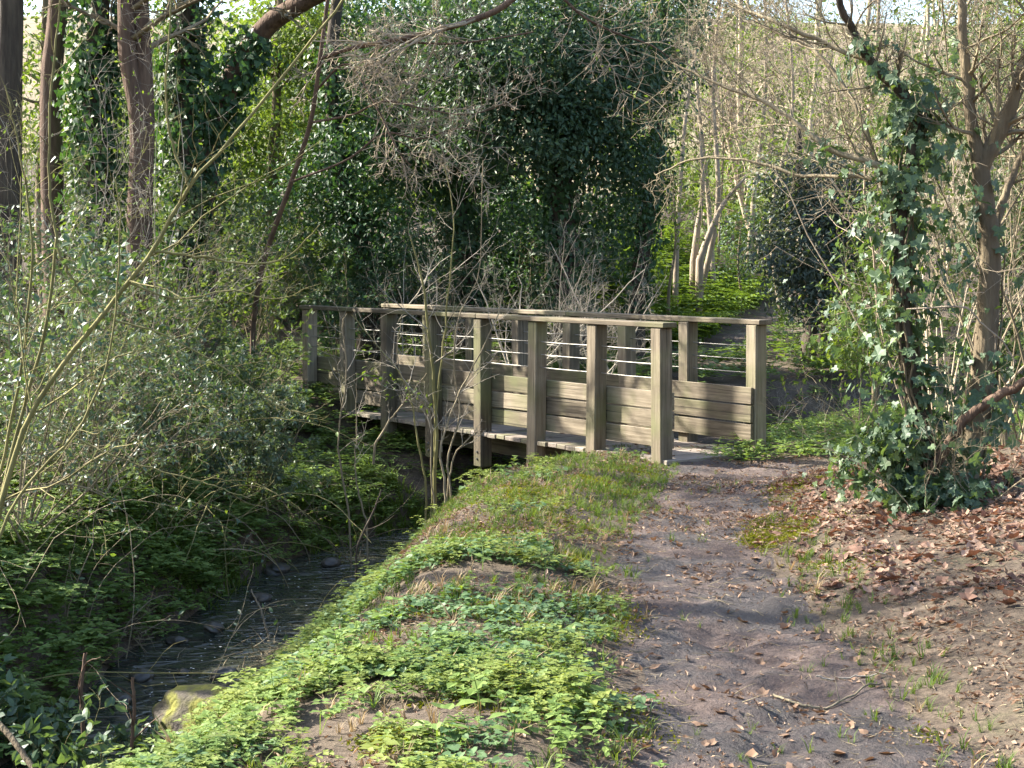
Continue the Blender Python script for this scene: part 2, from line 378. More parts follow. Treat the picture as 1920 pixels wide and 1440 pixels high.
def groundmat(name, layers, bump=0.6, scale=1.0, wet=False):
    """layers: list of (colour a, colour b); first is the base, others are patches by noise"""
    m, N, L = newmat(name)
    tc = N.new('ShaderNodeTexCoord'); fine = N.new('ShaderNodeTexNoise'); fine.inputs['Scale'].default_value = 34 * scale; fine.inputs['Detail'].default_value = 6; fine.inputs['Roughness'].default_value = 0.7
    L.new(tc.outputs['Object'], fine.inputs['Vector']); cur = None
    for i, (a, b, lo, hi, s) in enumerate(layers):
        r = ramp(N, [a, b], [0.35, 0.68]); L.new(fine.outputs[0], r.inputs[0])
        if cur is None: cur = r.outputs[0]; continue
        n = N.new('ShaderNodeTexNoise'); n.inputs['Scale'].default_value = s; n.inputs['Detail'].default_value = 5; n.inputs['Roughness'].default_value = 0.65
        mp = N.new('ShaderNodeMapping'); mp.inputs['Location'].default_value = (3.7 * i, 1.9 * i, 0); L.new(tc.outputs['Object'], mp.inputs[0]); L.new(mp.outputs[0], n.inputs['Vector'])
        mr = N.new('ShaderNodeMapRange'); mr.inputs[1].default_value = lo; mr.inputs[2].default_value = hi; L.new(n.outputs[0], mr.inputs[0])
        if i == 1: wetmask = mr
        mx = N.new('ShaderNodeMix'); mx.data_type = 'RGBA'; L.new(mr.outputs[0], mx.inputs[0]); L.new(cur, mx.inputs[6]); L.new(r.outputs[0], mx.inputs[7]); cur = mx.outputs[2]
    b = N.new('ShaderNodeBump'); b.inputs['Strength'].default_value = bump; b.inputs['Distance'].default_value = 0.03; L.new(fine.outputs[0], b.inputs['Height'])
    p = N.new('ShaderNodeBsdfPrincipled'); p.inputs['Roughness'].default_value = 0.92; p.inputs['Specular IOR Level'].default_value = 0.2
    if wet:
        rr = N.new('ShaderNodeMapRange'); rr.inputs[3].default_value = 0.9; rr.inputs[4].default_value = 0.42; L.new(wetmask.outputs[0], rr.inputs[0]); L.new(rr.outputs[0], p.inputs['Roughness']); p.inputs['Specular IOR Level'].default_value = 0.4
    L.new(cur, p.inputs['Base Color']); L.new(b.outputs[0], p.inputs['Normal'])
    o = N.new('ShaderNodeOutputMaterial'); L.new(p.outputs[0], o.inputs[0])
    return m

def plainmat(name, col, rough=0.6, metal=0.0):
    m, N, L = newmat(name); p = N.new('ShaderNodeBsdfPrincipled'); no = N.new('ShaderNodeTexNoise'); no.inputs['Scale'].default_value = 40
    r = ramp(N, [tuple(c * 0.75 for c in col), tuple(min(1, c * 1.2) for c in col)], [0.35, 0.65]); L.new(no.outputs[0], r.inputs[0]); L.new(r.outputs[0], p.inputs['Base Color'])
    p.inputs['Roughness'].default_value = rough; p.inputs['Metallic'].default_value = metal
    o = N.new('ShaderNodeOutputMaterial'); L.new(p.outputs[0], o.inputs[0]); return m

M = {}
M['soil'] = groundmat('woodland soil', [((.055, .043, .032), (.125, .098, .072), 0, 0, 0), ((.06, .065, .03), (.105, .105, .05), .60, .78, 1.3), ((.10, .078, .056), (.19, .15, .11), .55, .68, 2.3)])
M['path'] = groundmat('trodden earth', [((.062, .044, .037), (.136, .100, .085), 0, 0, 0), ((.022, .017, .016), (.052, .041, .038), .44, .56, 1.3), ((.12, .093, .078), (.20, .158, .135), .60, .72, 2.9)], 1.0, 1.0, True)
M['ivy'] = leafmat('ivy leaves', [(.018, .045, .022), (.035, .085, .030), (.065, .13, .045)], 0.28, 0.36, 0.55)
M['ivy_near'] = leafmat('ivy leaves near', [(.035, .065, .042), (.06, .105, .06), (.09, .145, .07), (.13, .18, .055)], 0.28, 0.36, 0.55, clump=3)
M['evergreen'] = leafmat('evergreen leaves', [(.022, .05, .028), (.045, .09, .045), (.08, .13, .065)], 0.28, 0.38, 0.5)
M['yew'] = leafmat('dull evergreen leaves', [(.035, .055, .045), (.06, .085, .065), (.10, .125, .09)], 0.22, 0.4, 0.5)
M['fresh'] = leafmat('fresh spring leaves', [(.06, .10, .022), (.10, .155, .035), (.15, .20, .05)], 0.42, 0.45, 0.4)
M['privet'] = leafmat('small glossy leaves', [(.030, .065, .035), (.055, .10, .05), (.09, .14, .065)], 0.28, 0.30, 0.6, clump=2.2)
M['glossy'] = leafmat('pale glossy leaves', [(.07, .11, .06), (.12, .17, .10), (.19, .24, .16)], 0.28, 0.26, 0.65, clump=2.2)
M['olive'] = leafmat('dull green leaves', [(.04, .07, .025), (.075, .115, .045), (.12, .155, .065)], 0.35, 0.42, 0.45)
M['herb'] = leafmat('herb leaves', [(.075, .135, .032), (.125, .20, .048), (.18, .26, .065), (.23, .28, .07)], 0.36, 0.45, 0.4, clump=1.4)
M['herb_dark'] = leafmat('shaded herb leaves', [(.075, .13, .032), (.12, .19, .045), (.17, .24, .055)], 0.36, 0.40, 0.45)
M['herb_cool'] = leafmat('cool herb leaves', [(.06, .12, .045), (.095, .17, .065), (.14, .21, .085)], 0.32, 0.38, 0.5, clump=1.4)
M['herb_yellow'] = leafmat('yellowish herb leaves', [(.10, .145, .03), (.16, .21, .045), (.22, .26, .06)], 0.38, 0.5, 0.35, clump=1.4)
M['straw'] = leafmat('dead grass', [(.20, .15, .085), (.30, .235, .14), (.40, .33, .21)], 0.25, 0.7, 0.2, (1.2, 1.0, .7))
M['grass'] = leafmat('grass blades', [(.055, .10, .022), (.09, .145, .03), (.15, .18, .05)], 0.38, 0.5, 0.35)
M['fern'] = leafmat('bright fern', [(.065, .12, .022), (.105, .17, .03), (.15, .205, .045)], 0.42, 0.5, 0.3)
M['deadleaf'] = leafmat('dry leaves', [(.10, .062, .042), (.19, .125, .085), (.30, .215, .15), (.42, .33, .25)], 0.15, 0.8, 0.2, (1.2, .9, .6), 1.2, 0.3)
M['redleaf'] = leafmat('russet leaves', [(.095, .055, .040), (.165, .10, .073), (.27, .18, .132), (.39, .29, .22)], 0.15, 0.8, 0.2, (1.3, .8, .5), 1.2, 0.3)
M['moss'] = leafmat('moss', [(.09, .10, .010), (.14, .15, .015), (.19, .19, .02)], 0.3, 0.7, 0.2)
M['bark_brown'] = barkmat('brown bark', [(.045, .030, .022), (.10, .065, .045), (.17, .115, .08)])
M['bark_dark'] = barkmat('dark bark', [(.025, .020, .016), (.06, .048, .036), (.11, .09, .065)])
M['bark_tan'] = barkmat('tan bark', [(.07, .055, .038), (.14, .11, .07), (.22, .18, .11)])
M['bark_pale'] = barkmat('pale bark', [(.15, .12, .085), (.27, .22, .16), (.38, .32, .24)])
M['twig'] = barkmat('twigs', [(.10, .08, .05), (.20, .165, .105), (.32, .27, .175)], 6)
M['twig_green'] = barkmat('greenish stems', [(.10, .09, .035), (.17, .155, .06), (.25, .22, .10)], 6)
M['twig_grey'] = barkmat('grey twigs', [(.15, .135, .105), (.27, .24, .19), (.40, .36, .29)], 6)
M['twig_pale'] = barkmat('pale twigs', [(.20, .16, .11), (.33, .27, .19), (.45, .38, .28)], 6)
M['timber'] = woodmat('weathered timber', [(.062, .049, .032), (.138, .112, .075), (.26, .217, .153)])
M['timber_post'] = woodmat('post timber', [(.062, .049, .032), (.138, .112, .075), (.26, .217, .153)], (26, 26, 1.2))
M['deck'] = woodmat('deck timber', [(.14, .115, .092), (.22, .185, .152), (.31, .265, .22)], (26, 1.2, 26))
M['foam'] = plainmat('foam', (.60, .60, .56), 0.6)
M['wire'] = plainmat('wire', (.30, .29, .26), 0.5, 0.6)
M['bolt'] = plainmat('bolt', (.22, .21, .19), 0.45, 0.8)

# ================================================================== SETTING
rng = np.random.default_rng(7)
def axis(a, b, step, lo, hi, g=1.22):
    mid = list(np.arange(a, b + 1e-6, step)); s = step; v = mid[-1]
    while v < hi: s *= g; v += s; mid.append(v)
    s = step; v = mid[0]; pre = []
    while v > lo: s *= g; v -= s; pre.append(v)
    return np.array(pre[::-1] + mid)
gx = axis(-4.0, 4.2, 0.07, -260, 260); gy = axis(4.4, 18.0, 0.075, -120, 420)
XX, YY = np.meshgrid(gx, gy); ZZ = ground(XX, YY)
_pd = np.abs(polydist(XX, YY, PATH)[0]); ZZ = ZZ - 0.03 * sstep(0.50, 0.3, _pd) * (YY < 14)
far = sstep(60, 120, np.hypot(XX, YY)); ZZ = ZZ * (1 - far) + far * np.minimum(ZZ, 6)
g = Geo(); nx, ny = len(gx), len(gy); ii = np.arange(nx * ny).reshape(ny, nx)
g.add(np.stack([XX, YY, ZZ], -1), np.stack([ii[:-1, :-1], ii[:-1, 1:], ii[1:, 1:], ii[1:, :-1]], -1).reshape(-1, 4))
tag(link('ground', g.mesh('ground', True), M['soil']), kind='structure')

hx = np.linspace(-110, 110, 90); hy = np.linspace(44, 150, 60); HX, HY = np.meshgrid(hx, hy)
HZ = 0.3 + 18.0 * sstep(44, 112, HY) + 1.6 * (noise2(HX, HY, 14, 201, 3) - 0.5) * sstep(46, 60, HY)
M['hill'] = groundmat('sunlit woodland slope', [((.15, .12, .075), (.27, .22, .15), 0, 0, 0), ((.08, .10, .035), (.15, .17, .06), .48, .60, .12), ((.20, .165, .11), (.33, .28, .20), .52, .66, .3)], 0.6, 0.05)
g = Geo(); ii = np.arange(HX.size).reshape(HX.shape); g.add(np.stack([HX, HY, HZ], -1), np.stack([ii[:-1, :-1], ii[:-1, 1:], ii[1:, 1:], ii[1:, :-1]], -1).reshape(-1, 4))
tag(link('hillside', g.mesh('hillside', True), M['hill']), kind='structure')

def strip(name, line, half, mat, z=None, nacross=17, rag=0.18, seed=0, lift=0.008, step=0.07):
    p = np.array(line); seg = np.hypot(*np.diff(p, axis=0).T); s = np.concatenate([[0], np.cumsum(seg)])
    t = np.arange(0, s[-1], step); c = np.stack([np.interp(t, s, p[:, 0]), np.interp(t, s, p[:, 1])], -1)
    T = norm(np.gradient(c, axis=0)); Nn = np.stack([T[:, 1], -T[:, 0]], -1)
    hw = half(t) if callable(half) else np.full(len(t), half)
    a = np.linspace(-1, 1, nacross)
    hl = hw + rag * (noise2(t, t * 0, 0.45, seed, 3) - 0.5) * 2; hr = hw + rag * (noise2(t, t * 0 + 9, 0.45, seed + 1, 3) - 0.5) * 2
    ww = np.where(a[None] < 0, hl[:, None], hr[:, None]) * a[None]
    X = c[:, None, 0] + Nn[:, None, 0] * ww; Y = c[:, None, 1] + Nn[:, None, 1] * ww
    edge = 1 - np.abs(a)[None] ** 6
    Z = ground(X, Y) + lift * edge - 0.012 * (1 - edge) if z is None else np.full(X.shape, z)
    n, k = X.shape; ii = np.arange(n * k).reshape(n, k); g = Geo()
    g.add(np.stack([X, Y, Z], -1), np.stack([ii[:-1, :-1], ii[:-1, 1:], ii[1:, 1:], ii[1:, :-1]], -1).reshape(-1, 4))
    return tag(link(name, g.mesh(name, True), mat), kind='structure')

strip('path', PATH, lambda t: 0.42 + 0.36 * sstep(12.5, 8.5, t) + 0.35 * sstep(15.3, 16.6, t), M['path'], seed=21, step=.035, nacross=41)
strip('far_path', FARPATH, 0.45, M['path'], seed=31, step=0.25, nacross=9)

# stream
def watermat():
    m, N, L = newmat('stream water'); tc = N.new('ShaderNodeTexCoord')
    mp = N.new('ShaderNodeMapping'); mp.inputs['Scale'].default_value = (0.8, 1.3, 1); L.new(tc.outputs['Object'], mp.inputs[0])
    n1 = N.new('ShaderNodeTexNoise'); n1.inputs['Scale'].default_value = 7; n1.inputs['Detail'].default_value = 0.8; n1.inputs['Distortion'].default_value = 1.0; L.new(mp.outputs[0], n1.inputs['Vector'])
    n0 = N.new('ShaderNodeTexNoise'); n0.inputs['Scale'].default_value = 1.7; n0.inputs['Detail'].default_value = 2; L.new(tc.outputs['Object'], n0.inputs['Vector'])
    calm = N.new('ShaderNodeMapRange'); calm.inputs[1].default_value = 0.40; calm.inputs[2].default_value = 0.60; calm.inputs[3].default_value = 0.28; L.new(n0.outputs[0], calm.inputs[0])
    hgt = math_node(N, L, 'MULTIPLY', n1.outputs[0], calm.outputs[0])
    b = N.new('ShaderNodeBump'); b.inputs['Strength'].default_value = 1.0; b.inputs['Distance'].default_value = 0.085; L.new(hgt, b.inputs['Height'])
    r = ramp(N, [(.028, .034, .026), (.060, .060, .044)], [0.35, 0.7]); n2 = N.new('ShaderNodeTexNoise'); n2.inputs['Scale'].default_value = 1.6; L.new(tc.outputs['Object'], n2.inputs['Vector']); L.new(n2.outputs[0], r.inputs[0])
    p = N.new('ShaderNodeBsdfPrincipled'); L.new(r.outputs[0], p.inputs['Base Color']); p.inputs['Roughness'].default_value = 0.03; p.inputs['IOR'].default_value = 1.33
    L.new(b.outputs[0], p.inputs['Normal']); o = N.new('ShaderNodeOutputMaterial'); L.new(p.outputs[0], o.inputs[0]); return m
M['water'] = watermat()
strip('stream_water', STREAM, 0.75, M['water'], z=WATER, nacross=5, rag=0.0, step=0.3)

# ================================================================== FOOTBRIDGE
BX, BY, BANG = 1.276, 13.0, math.atan2(0.811, -0.585)
SP, NP, BW = 0.893, 8, 1.11
BL = SP * (NP - 1)
br = thing('footbridge', 'brown timber footbridge with railings crossing the stream', 'bridge', (BX, BY, 0), rz=BANG)
rb = np.random.default_rng(3)
post_me = box((0.135, 0.135, 1.47), 0.009); post_me.name = 'post'
bolt_me = bpy.data.meshes.new('bolt'); bm = bmesh.new(); bmesh.ops.create_cone(bm, cap_ends=True, segments=8, radius1=0.014, radius2=0.010, depth=0.014)
bmesh.ops.rotate(bm, matrix=Matrix.Rotation(math.radians(-90), 3, 'X'), verts=bm.verts); bm.to_mesh(bolt_me); bm.free()
for side, yy in ((1, 0.0), (-1, -BW)):
    for i in range(NP):
        p = link('post', post_me, M['timber_post'], br, (i * SP + rb.normal() * 0.004, yy, 1.12 - 0.735))
        p.rotation_euler = (rb.normal() * 0.005, rb.normal() * 0.006, rb.normal() * 0.01)
        for zz in (-0.20, -0.27):
            b_ = link('bolt', bolt_me, M['bolt'], p, (0, side * 0.0725, zz - 0.385))
            if side < 0: b_.rotation_euler = (0, 0, math.pi)
    # hand rail: two lengths end to end on each side
    for (a, b) in ((-0.10, 3 * SP + 0.0), (3 * SP + 0.004, BL + 0.10)):
        me = box((b - a, 0.158, 0.045), 0.006)
        link('handrail', me, M['timber'], br, ((a + b) / 2, yy + side * 0.006, 1.12 + 0.0235 + rb.normal() * 0.001))
    # side boards, fixed to the inner faces of the posts
    for r, (z0, z1) in enumerate(((0.085, 0.235), (0.250, 0.400), (0.415, 0.565))):
        cut = (0.0, 2 * SP, 4 * SP, BL)
        for a, b in zip(cut[:-1], cut[1:]):
            me = box((b - a - 0.006 + (0.05 if a == 0 or b == BL else 0), 0.032, z1 - z0), 0.004)
            o = link('board', me, M['timber'], br, ((a + b) / 2 + (-0.02 if a == 0 else 0.02 if b == BL else 0), yy - side * (0.0675 + 0.017 + abs(rb.normal()) * 0.003), (z0 + z1) / 2 + rb.normal() * 0.003))
            o.rotation_euler = (rb.normal() * 0.01, rb.normal() * 0.0015, 0)
    # wires threaded through the posts
    for zz in (0.69, 0.81, 0.93):
        gw = Geo(); P = np.stack([np.linspace(0, BL, 30), np.zeros(30), zz - 0.004 * np.abs(np.sin(np.linspace(0, 7 * math.pi, 30)))], -1)
        tubes(gw, P, np.full(30, 0.0046), 6); link('wire', gw.mesh('wire', True), M['wire'], br, (0, yy, 0))
# deck planks
plank_me = box((0.132, BW + 0.10, 0.042), 0.005); plank_me.name = 'plank'
for k in range(int((BL + 0.16) / 0.14)):
    o = link('plank', plank_me, M['deck'], br, (-0.05 + k * 0.14, -BW / 2 + rb.normal() * 0.006, -0.024 + rb.normal() * 0.0018))
    o.rotation_euler = (rb.normal() * 0.003, rb.normal() * 0.006, rb.normal() * 0.006)
for yy in (-0.30, -BW + 0.30):
    link('beam', box((BL + 0.5, 0.10, 0.20), 0.006), M['timber'], br, (BL / 2, yy, -0.15))
link('bearer', box((0.22, BW + 0.5, 0.28), 0.012), M['timber'], br, (-0.02, -BW / 2, -0.43))
link('bearer', box((0.22, BW + 0.5, 0.28), 0.012), M['timber'], br, (BL + 0.02, -BW / 2, -0.43))

# ================================================================== TREES
def line(pts, D, n=24):
    """polyline from photograph points; D a number or one per point"""
    Ds = D if hasattr(D, '__len__') else [D] * len(pts)
    return smooth_poly([px(x, y, d) for (x, y), d in zip(pts, Ds)], n)
def rads(r0, r1, n=24, flare=0.0):
    t = np.linspace(0, 1, n); return r0 + (r1 - r0) * t + flare * r0 * np.exp(-t * 14)
def rooted(P, dz=-0.15):
    P = P.copy(); P[0, 2] = gz(P[0, 0], P[0, 1]) + dz; return P
def wobble(rng, P, a=0.02):
    P = P.copy(); P[1:] += rng.normal(size=P[1:].shape) * a; return P

def trunk_up(rng, base, top, n=26, bend=0.12):
    b = np.array([base[0], base[1], gz(base[0], base[1]) - 0.15]); t = np.array(top, float)
    mid = [b + (t - b) * f + np.append(rng.normal(size=2) * bend, 0) for f in (0.3, 0.62)]
    return smooth_poly([b, mid[0], mid[1], t], n)

def tree(name, label, cat, seed, trunks, bark, limbs=None, twigs=None, twigmat=None, leafspec=None, group=None, ivy=None, k=9):
    """trunks: list of (polyline, radii); limbs: list of (polyline, radii) drawn by hand; twigs: levels grown from trunks' upper part and limbs;
    leafspec: (blobs, template, size, material, clump, csig); ivy: list of (polyline, radius, count, template, size, thick)"""
    rng = np.random.default_rng(seed); b = trunks[0][0][0]
    root = thing(name, label, cat, tuple(np.append(b[:2], b[2] + 0.15)), group)
    for P, R in trunks:
        g = Geo(); tubes(g, P, R, k); part('trunk', g, bark, root, True)
    src = []
    for P, R in (limbs or []):
        g = Geo(); tubes(g, P, R, 7); part('limb', g, bark, root, True); src.append((P, R))
    lastl = None
    if twigs:
        g = Geo()
        for P, R in src + ([] if twigs.get('limbs_only') else [(p[len(p) // 2:], r[len(r) // 2:]) for p, r in trunks]):
            R = np.interp(np.linspace(0, 1, len(P)), np.linspace(0, 1, len(R)), R)
            q = np.linspace(0, len(P) - 1, 8).astype(int)
            l = twig_tree(rng, g, P[q][None], R[q][None], twigs['levels'], 0)
            lastl = (lastl or []) + l[1:]
        part('twigs', g, twigmat or bark, root, True, 'stuff')
    if leafspec:
        g = Geo(); blobs, tm, size, mat, clump, csig = leafspec[:6]
        cloud(rng, g, blobs, tm, size, clump, csig, *(leafspec[6:] or ()))
        part('crown', g, mat, root)
    if ivy:
        g = Geo()
        for (p, rad, cnt, tm, size, th) in ivy: ivy_sleeve(rng, g, p, rad, cnt, tm, size, th)
        part('ivy', g, M['ivy'], root)
    return root, rng, lastl

def blob(x, y, D, rx, ry, cnt, rd=None):
    """ellipsoid centred on photograph pixel at distance D, radii in photograph pixels (depth radius in metres)"""
    c = px(x, y, D); s = D / F
    return (c[0], c[1], c[2], rx * s, rd if rd else rx * s * 0.8, ry * s, cnt)

def up(P, D, x, y, z):  # extend above frame
    return np.array([px(x, y, D)[0], D, z])

BT = dict(levels=[dict(per=9, lf=(.18, .40), ang=(35, 75), rf=.42, n=8, wander=.16, trop=(0, 0, .03)), dict(per=7, lf=(.3, .55), n=6, rf=.5), dict(per=4, lf=(.35, .6), n=5, rf=.6)])

# ---- row of trees at the left, beyond the stream
def left_trunk(xs, D, r0, r1, top=9.0, lean=0.0):
    pts = [px(x, y, D) for x, y in xs]
    b = pts[0].copy(); b[2] = gz(b[0], b[1]) - 0.15
    d = pts[-1] - pts[-2]; d = d / max(d[2], 0.05)
    e = pts[-1] + d * 0.6 * (top - pts[-1][2])
    e[2] = top
    P = smooth_poly([b] + pts[1:] + [e], 28)
    return P, rads(r0, r1, 28, 0.5)

def high_crown(P, cnt, r=1.6, zoff=0.0):
    e = P[-1]; return [(e[0], e[1], e[2] - 0.6 + zoff, r, r, r * 0.8, cnt)]

t1 = left_trunk([(8, 690), (12, 400), (16, 120), (20, -40)], 16.5, .17, .12)
tree('woodland_tree', 'thick dark brown trunk at the far left edge, no ivy', 'tree', 101, [t1], M['bark_dark'], twigs=BT, twigmat=M['twig'])
t2 = left_trunk([(110, 690), (100, 420), (96, 160), (112, -40)], 18.0, .15, .10)
tree('woodland_tree', 'bare reddish brown trunk, second from the left edge', 'tree', 102, [t2], M['bark_brown'], twigs=BT, twigmat=M['twig'])
t3 = left_trunk([(185, 700), (182, 400), (178, 180), (186, -40)], 17.5, .15, .11)
tree('ivy_clad_tree', 'upright trunk wrapped in dark ivy between two bare brown trunks', 'tree', 103, [t3], M['bark_dark'],
     ivy=[(t3[0][2:24], .15, 3400, IVY5, (.055, .10), .30)], leafspec=(high_crown(t3[0], 1500), LEAF2, (.06, .10), M['ivy'], 24, .22))
t4 = left_trunk([(262, 700), (258, 450), (262, 240), (240, 100), (236, -40)], 17.0, .13, .09)
t4b = left_trunk([(262, 700), (266, 430), (272, 240), (268, 100), (262, -40)], 17.05, .12, .08)
tree('woodland_tree', 'twin-stemmed tree with bare reddish bark beside the ivy trunks', 'tree', 104, [t4, t4b], M['bark_brown'], twigs=BT, twigmat=M['twig'])
t5 = left_trunk([(350, 700), (352, 420), (342, 180), (352, -40)], 18.2, .14, .11)
tree('ivy_clad_tree', 'ivy-covered trunk just left of the bright gap of sky', 'tree', 105, [t5], M['bark_dark'],
     ivy=[(t5[0][3:26], .15, 3600, IVY5, (.055, .10), .30)], leafspec=(high_crown(t5[0], 1500), LEAF2, (.06, .10), M['ivy'], 24, .22))
P = line([(380, 690), (384, 480), (388, 270), (425, 170), (490, 60), (560, 8), (660, -40), (800, -90)], [18.6] * 5 + [18.3, 17.8, 17]); P = rooted(P)
tree('leaning_tree', 'tree leaning right over a bright sky gap, ivy on its lower trunk', 'tree', 106, [(P, rads(.17, .09, 24, .4))], M['bark_brown'],
     ivy=[(P[3:14], .14, 1900, IVY5, (.055, .10), .22)], twigs=BT, twigmat=M['twig'])

# sunlit leafy trees behind the left trunks
for sd, lab, bl, mat in [
    (111, 'yellow-green leafy tree glowing in sunlight behind the leaning trunk', [blob(500, 190, 22, 120, 150, 3800), blob(560, 60, 22, 90, 90, 1800), blob(430, 330, 22, 90, 110, 1600), blob(640, 120, 22.5, 60, 150, 1200)], M['fresh']),
    (112, 'pale green leafy tree behind the leftmost trunks', [blob(70, 150, 22, 130, 190, 2600), blob(190, 260, 21.5, 120, 140, 2200), blob(300, 120, 23, 60, 170, 1200)], M['fresh'])]:
    c = bl[0]; P = trunk_up(np.random.default_rng(sd), (c[0], c[1] + .3), (c[0] + .2, c[1], 6.5))
    tree('leafy_tree', lab, 'tree', sd, [(P, rads(.11, .04, 26, .4))], M['bark_tan'], leafspec=(bl, LEAF2, (.07, .12), mat, 18, .17), twigs=BT, twigmat=M['twig'])

# ---- big ivy-laden evergreens in the middle
# (ivy-laden evergreens)
Pm1 = rooted(line([(1070, 640), (1062, 480), (1050, 300), (1060, 120), (1075, -60)], 20.4))
tree('evergreen_tree', 'huge dark ivy-draped evergreen standing behind the middle of the bridge', 'tree', 121, [(Pm1, rads(.17, .13, 24, .5))], M['bark_dark'],
     leafspec=([blob(960, 70, 19.6, 170, 130, 8500), blob(1110, 130, 19.8, 150, 140, 8000), blob(1010, 235, 19.8, 170, 90, 5600), blob(1170, 260, 20.0, 70, 110, 2400), blob(1180, 40, 20.4, 140, 110, 3600), blob(880, 180, 19.9, 110, 150, 4600)], LEAF2, (.06, .105), M['evergreen'], 50, .19),
     ivy=[(Pm1[2:16], .17, 1800, IVY5, (.06, .10), .30)])
Pm2 = rooted(line([(880, 640), (872, 500), (850, 330), (840, 120), (850, -60)], 21.4))
tree('evergreen_tree', 'dark ivy-hung tree left of the huge evergreen, above the bridge', 'tree', 122, [(Pm2, rads(.15, .11, 24, .5))], M['bark_dark'],
     leafspec=([blob(800, 110, 21.2, 110, 160, 5600), blob(860, 280, 21.2, 120, 110, 3600), blob(760, 270, 21.4, 90, 140, 2600), blob(900, 400, 21.5, 90, 80, 1500), blob(700, 60, 22, 90, 120, 1800)], LEAF2, (.06, .105), M['ivy'], 50, .19),
     ivy=[(Pm2[2:20], .15, 2000, IVY5, (.06, .10), .32)])
Pm3 = rooted(line([(1188, 640), (1196, 540), (1212, 420), (1226, 290), (1240, 120), (1235, -60)], 20.9))
tree('ivy_clad_tree', 'slim dark ivy-covered trunk leaning slightly right beside the grassy bank', 'tree', 123, [(Pm3, rads(.12, .08, 24, .5))], M['bark_dark'],
     leafspec=([blob(1150, 380, 20.8, 70, 110, 1500), blob(1205, 330, 20.8, 50, 80, 900), blob(1260, 120, 21, 60, 120, 900)], LEAF2, (.06, .10), M['ivy'], 24, .12),
     ivy=[(Pm3[2:20], .10, 1300, IVY5, (.055, .09), .18)])
Pm4 = rooted(line([(690, 640), (680, 480), (640, 320), (620, 140), (640, -60)], 20.8))
tree('ivy_clad_tree', 'ivy-covered tree in deep shade behind the far end of the bridge', 'tree', 124, [(Pm4, rads(.12, .08, 24, .5))], M['bark_dark'],
     leafspec=([blob(640, 330, 20.6, 110, 110, 2600), blob(700, 440, 20.2, 90, 100, 1800), blob(560, 420, 20.4, 80, 120, 1600), blob(690, 200, 20.8, 60, 110, 1100)], LEAF2, (.06, .10), M['ivy'], 24, .13),
     ivy=[(Pm4[2:20], .10, 1500, IVY5, (.055, .09), .25)])

# dark undergrowth closing the wood behind the bridge
for i, (lab, bl, mt) in enumerate([
    ('dark bush filling the shade between the two central ivy trees', [blob(960, 420, 23.5, 110, 130, 2600), blob(930, 530, 23, 120, 70, 1500)], 'ivy'),
    ('dark bush behind the far end of the bridge, below the ivy trees', [blob(720, 500, 24, 130, 110, 2600), blob(600, 520, 23.5, 110, 100, 1800)], 'evergreen'),
    ('tall shadowy bush left of the central trees', [blob(560, 330, 25, 130, 150, 2800), blob(450, 470, 24, 120, 110, 1900)], 'olive'),
    ('shadowy bush behind the left trunks', [blob(200, 420, 24, 170, 140, 3000), blob(50, 430, 24, 130, 150, 2200)], 'olive'),
    ('leafy bush between the huge evergreen and the slim ivy trunk', [blob(1100, 450, 24.5, 90, 110, 2200)], 'evergreen'),
    ('high foliage of a tree behind the central evergreens', [blob(760, 30, 26, 170, 150, 3000), blob(980, 20, 27, 170, 120, 2400), blob(620, 220, 26, 110, 140, 1900)], 'evergreen')]):
    c = bl[0]; P = trunk_up(np.random.default_rng(125 + i), (c[0], c[1] + .2), (c[0], c[1], c[2] + c[5] * .4), bend=.06)
    tree('background_bush', lab, 'bush', 125 + i, [(P, rads(.05, .02))], M['bark_dark'], leafspec=(bl, LEAF2, (.09, .15), M[mt], 18, .17, .2))
# ---- dull evergreen with a dark trunk, right of the far path
Py = rooted(line([(1524, 650), (1520, 570), (1510, 450), (1500, 320), (1498, 230)], 21.0))
Py2 = rooted(line([(1540, 652), (1552, 560), (1560, 460), (1575, 350)], 20.9))
tree('yew_tree', 'small dark grey-green evergreen with twin dark trunks right of the bridge', 'tree', 131, [(Py, rads(.12, .03, 24, .5)), (Py2, rads(.09, .03, 24, .5))], M['bark_dark'],
     leafspec=([blob(1560, 365, 20.6, 90, 70, 3000), blob(1500, 450, 20.6, 95, 90, 3600), blob(1590, 450, 20.7, 70, 80, 2000), blob(1520, 545, 20.6, 80, 60, 1800), blob(1470, 340, 20.9, 60, 60, 700)], LEAF2, (.06, .10), M['yew'], 20, .13))

# ---- sunlit bare trees and thicket far behind, right of centre
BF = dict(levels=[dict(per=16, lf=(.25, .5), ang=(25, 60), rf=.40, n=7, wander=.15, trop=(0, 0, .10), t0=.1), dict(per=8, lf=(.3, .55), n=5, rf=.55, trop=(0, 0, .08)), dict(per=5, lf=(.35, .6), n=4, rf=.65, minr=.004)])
rf = np.random.default_rng(55)
far_labels = ['pale bare tree with sunlit twigs directly left of the far path', 'pale bare tree with sunlit twigs on the grassy bank', 'thin bare sunlit tree in the bright gap beyond the far path',
              'slender bare tree behind the dull evergreen', 'tall bare tree right of the dull evergreen, far behind', 'bare tree far behind the ivy stems at the right', 'bare pale sapling clump on top of the grassy bank', 'far bare tree at the right edge behind the forked trunk',
              'bare thin tree far behind the huge evergreen', 'bare tree in the bright haze just left of the far path']
far_xy = [(1300, 27, .06), (1340, 30, .06), (1400, 34, .08), (1470, 28, .06), (1580, 30, .09), (1700, 27, .08), (1265, 25.5, .05), (1850, 26, .09), (1180, 32, .08), (1430, 40, .1)]
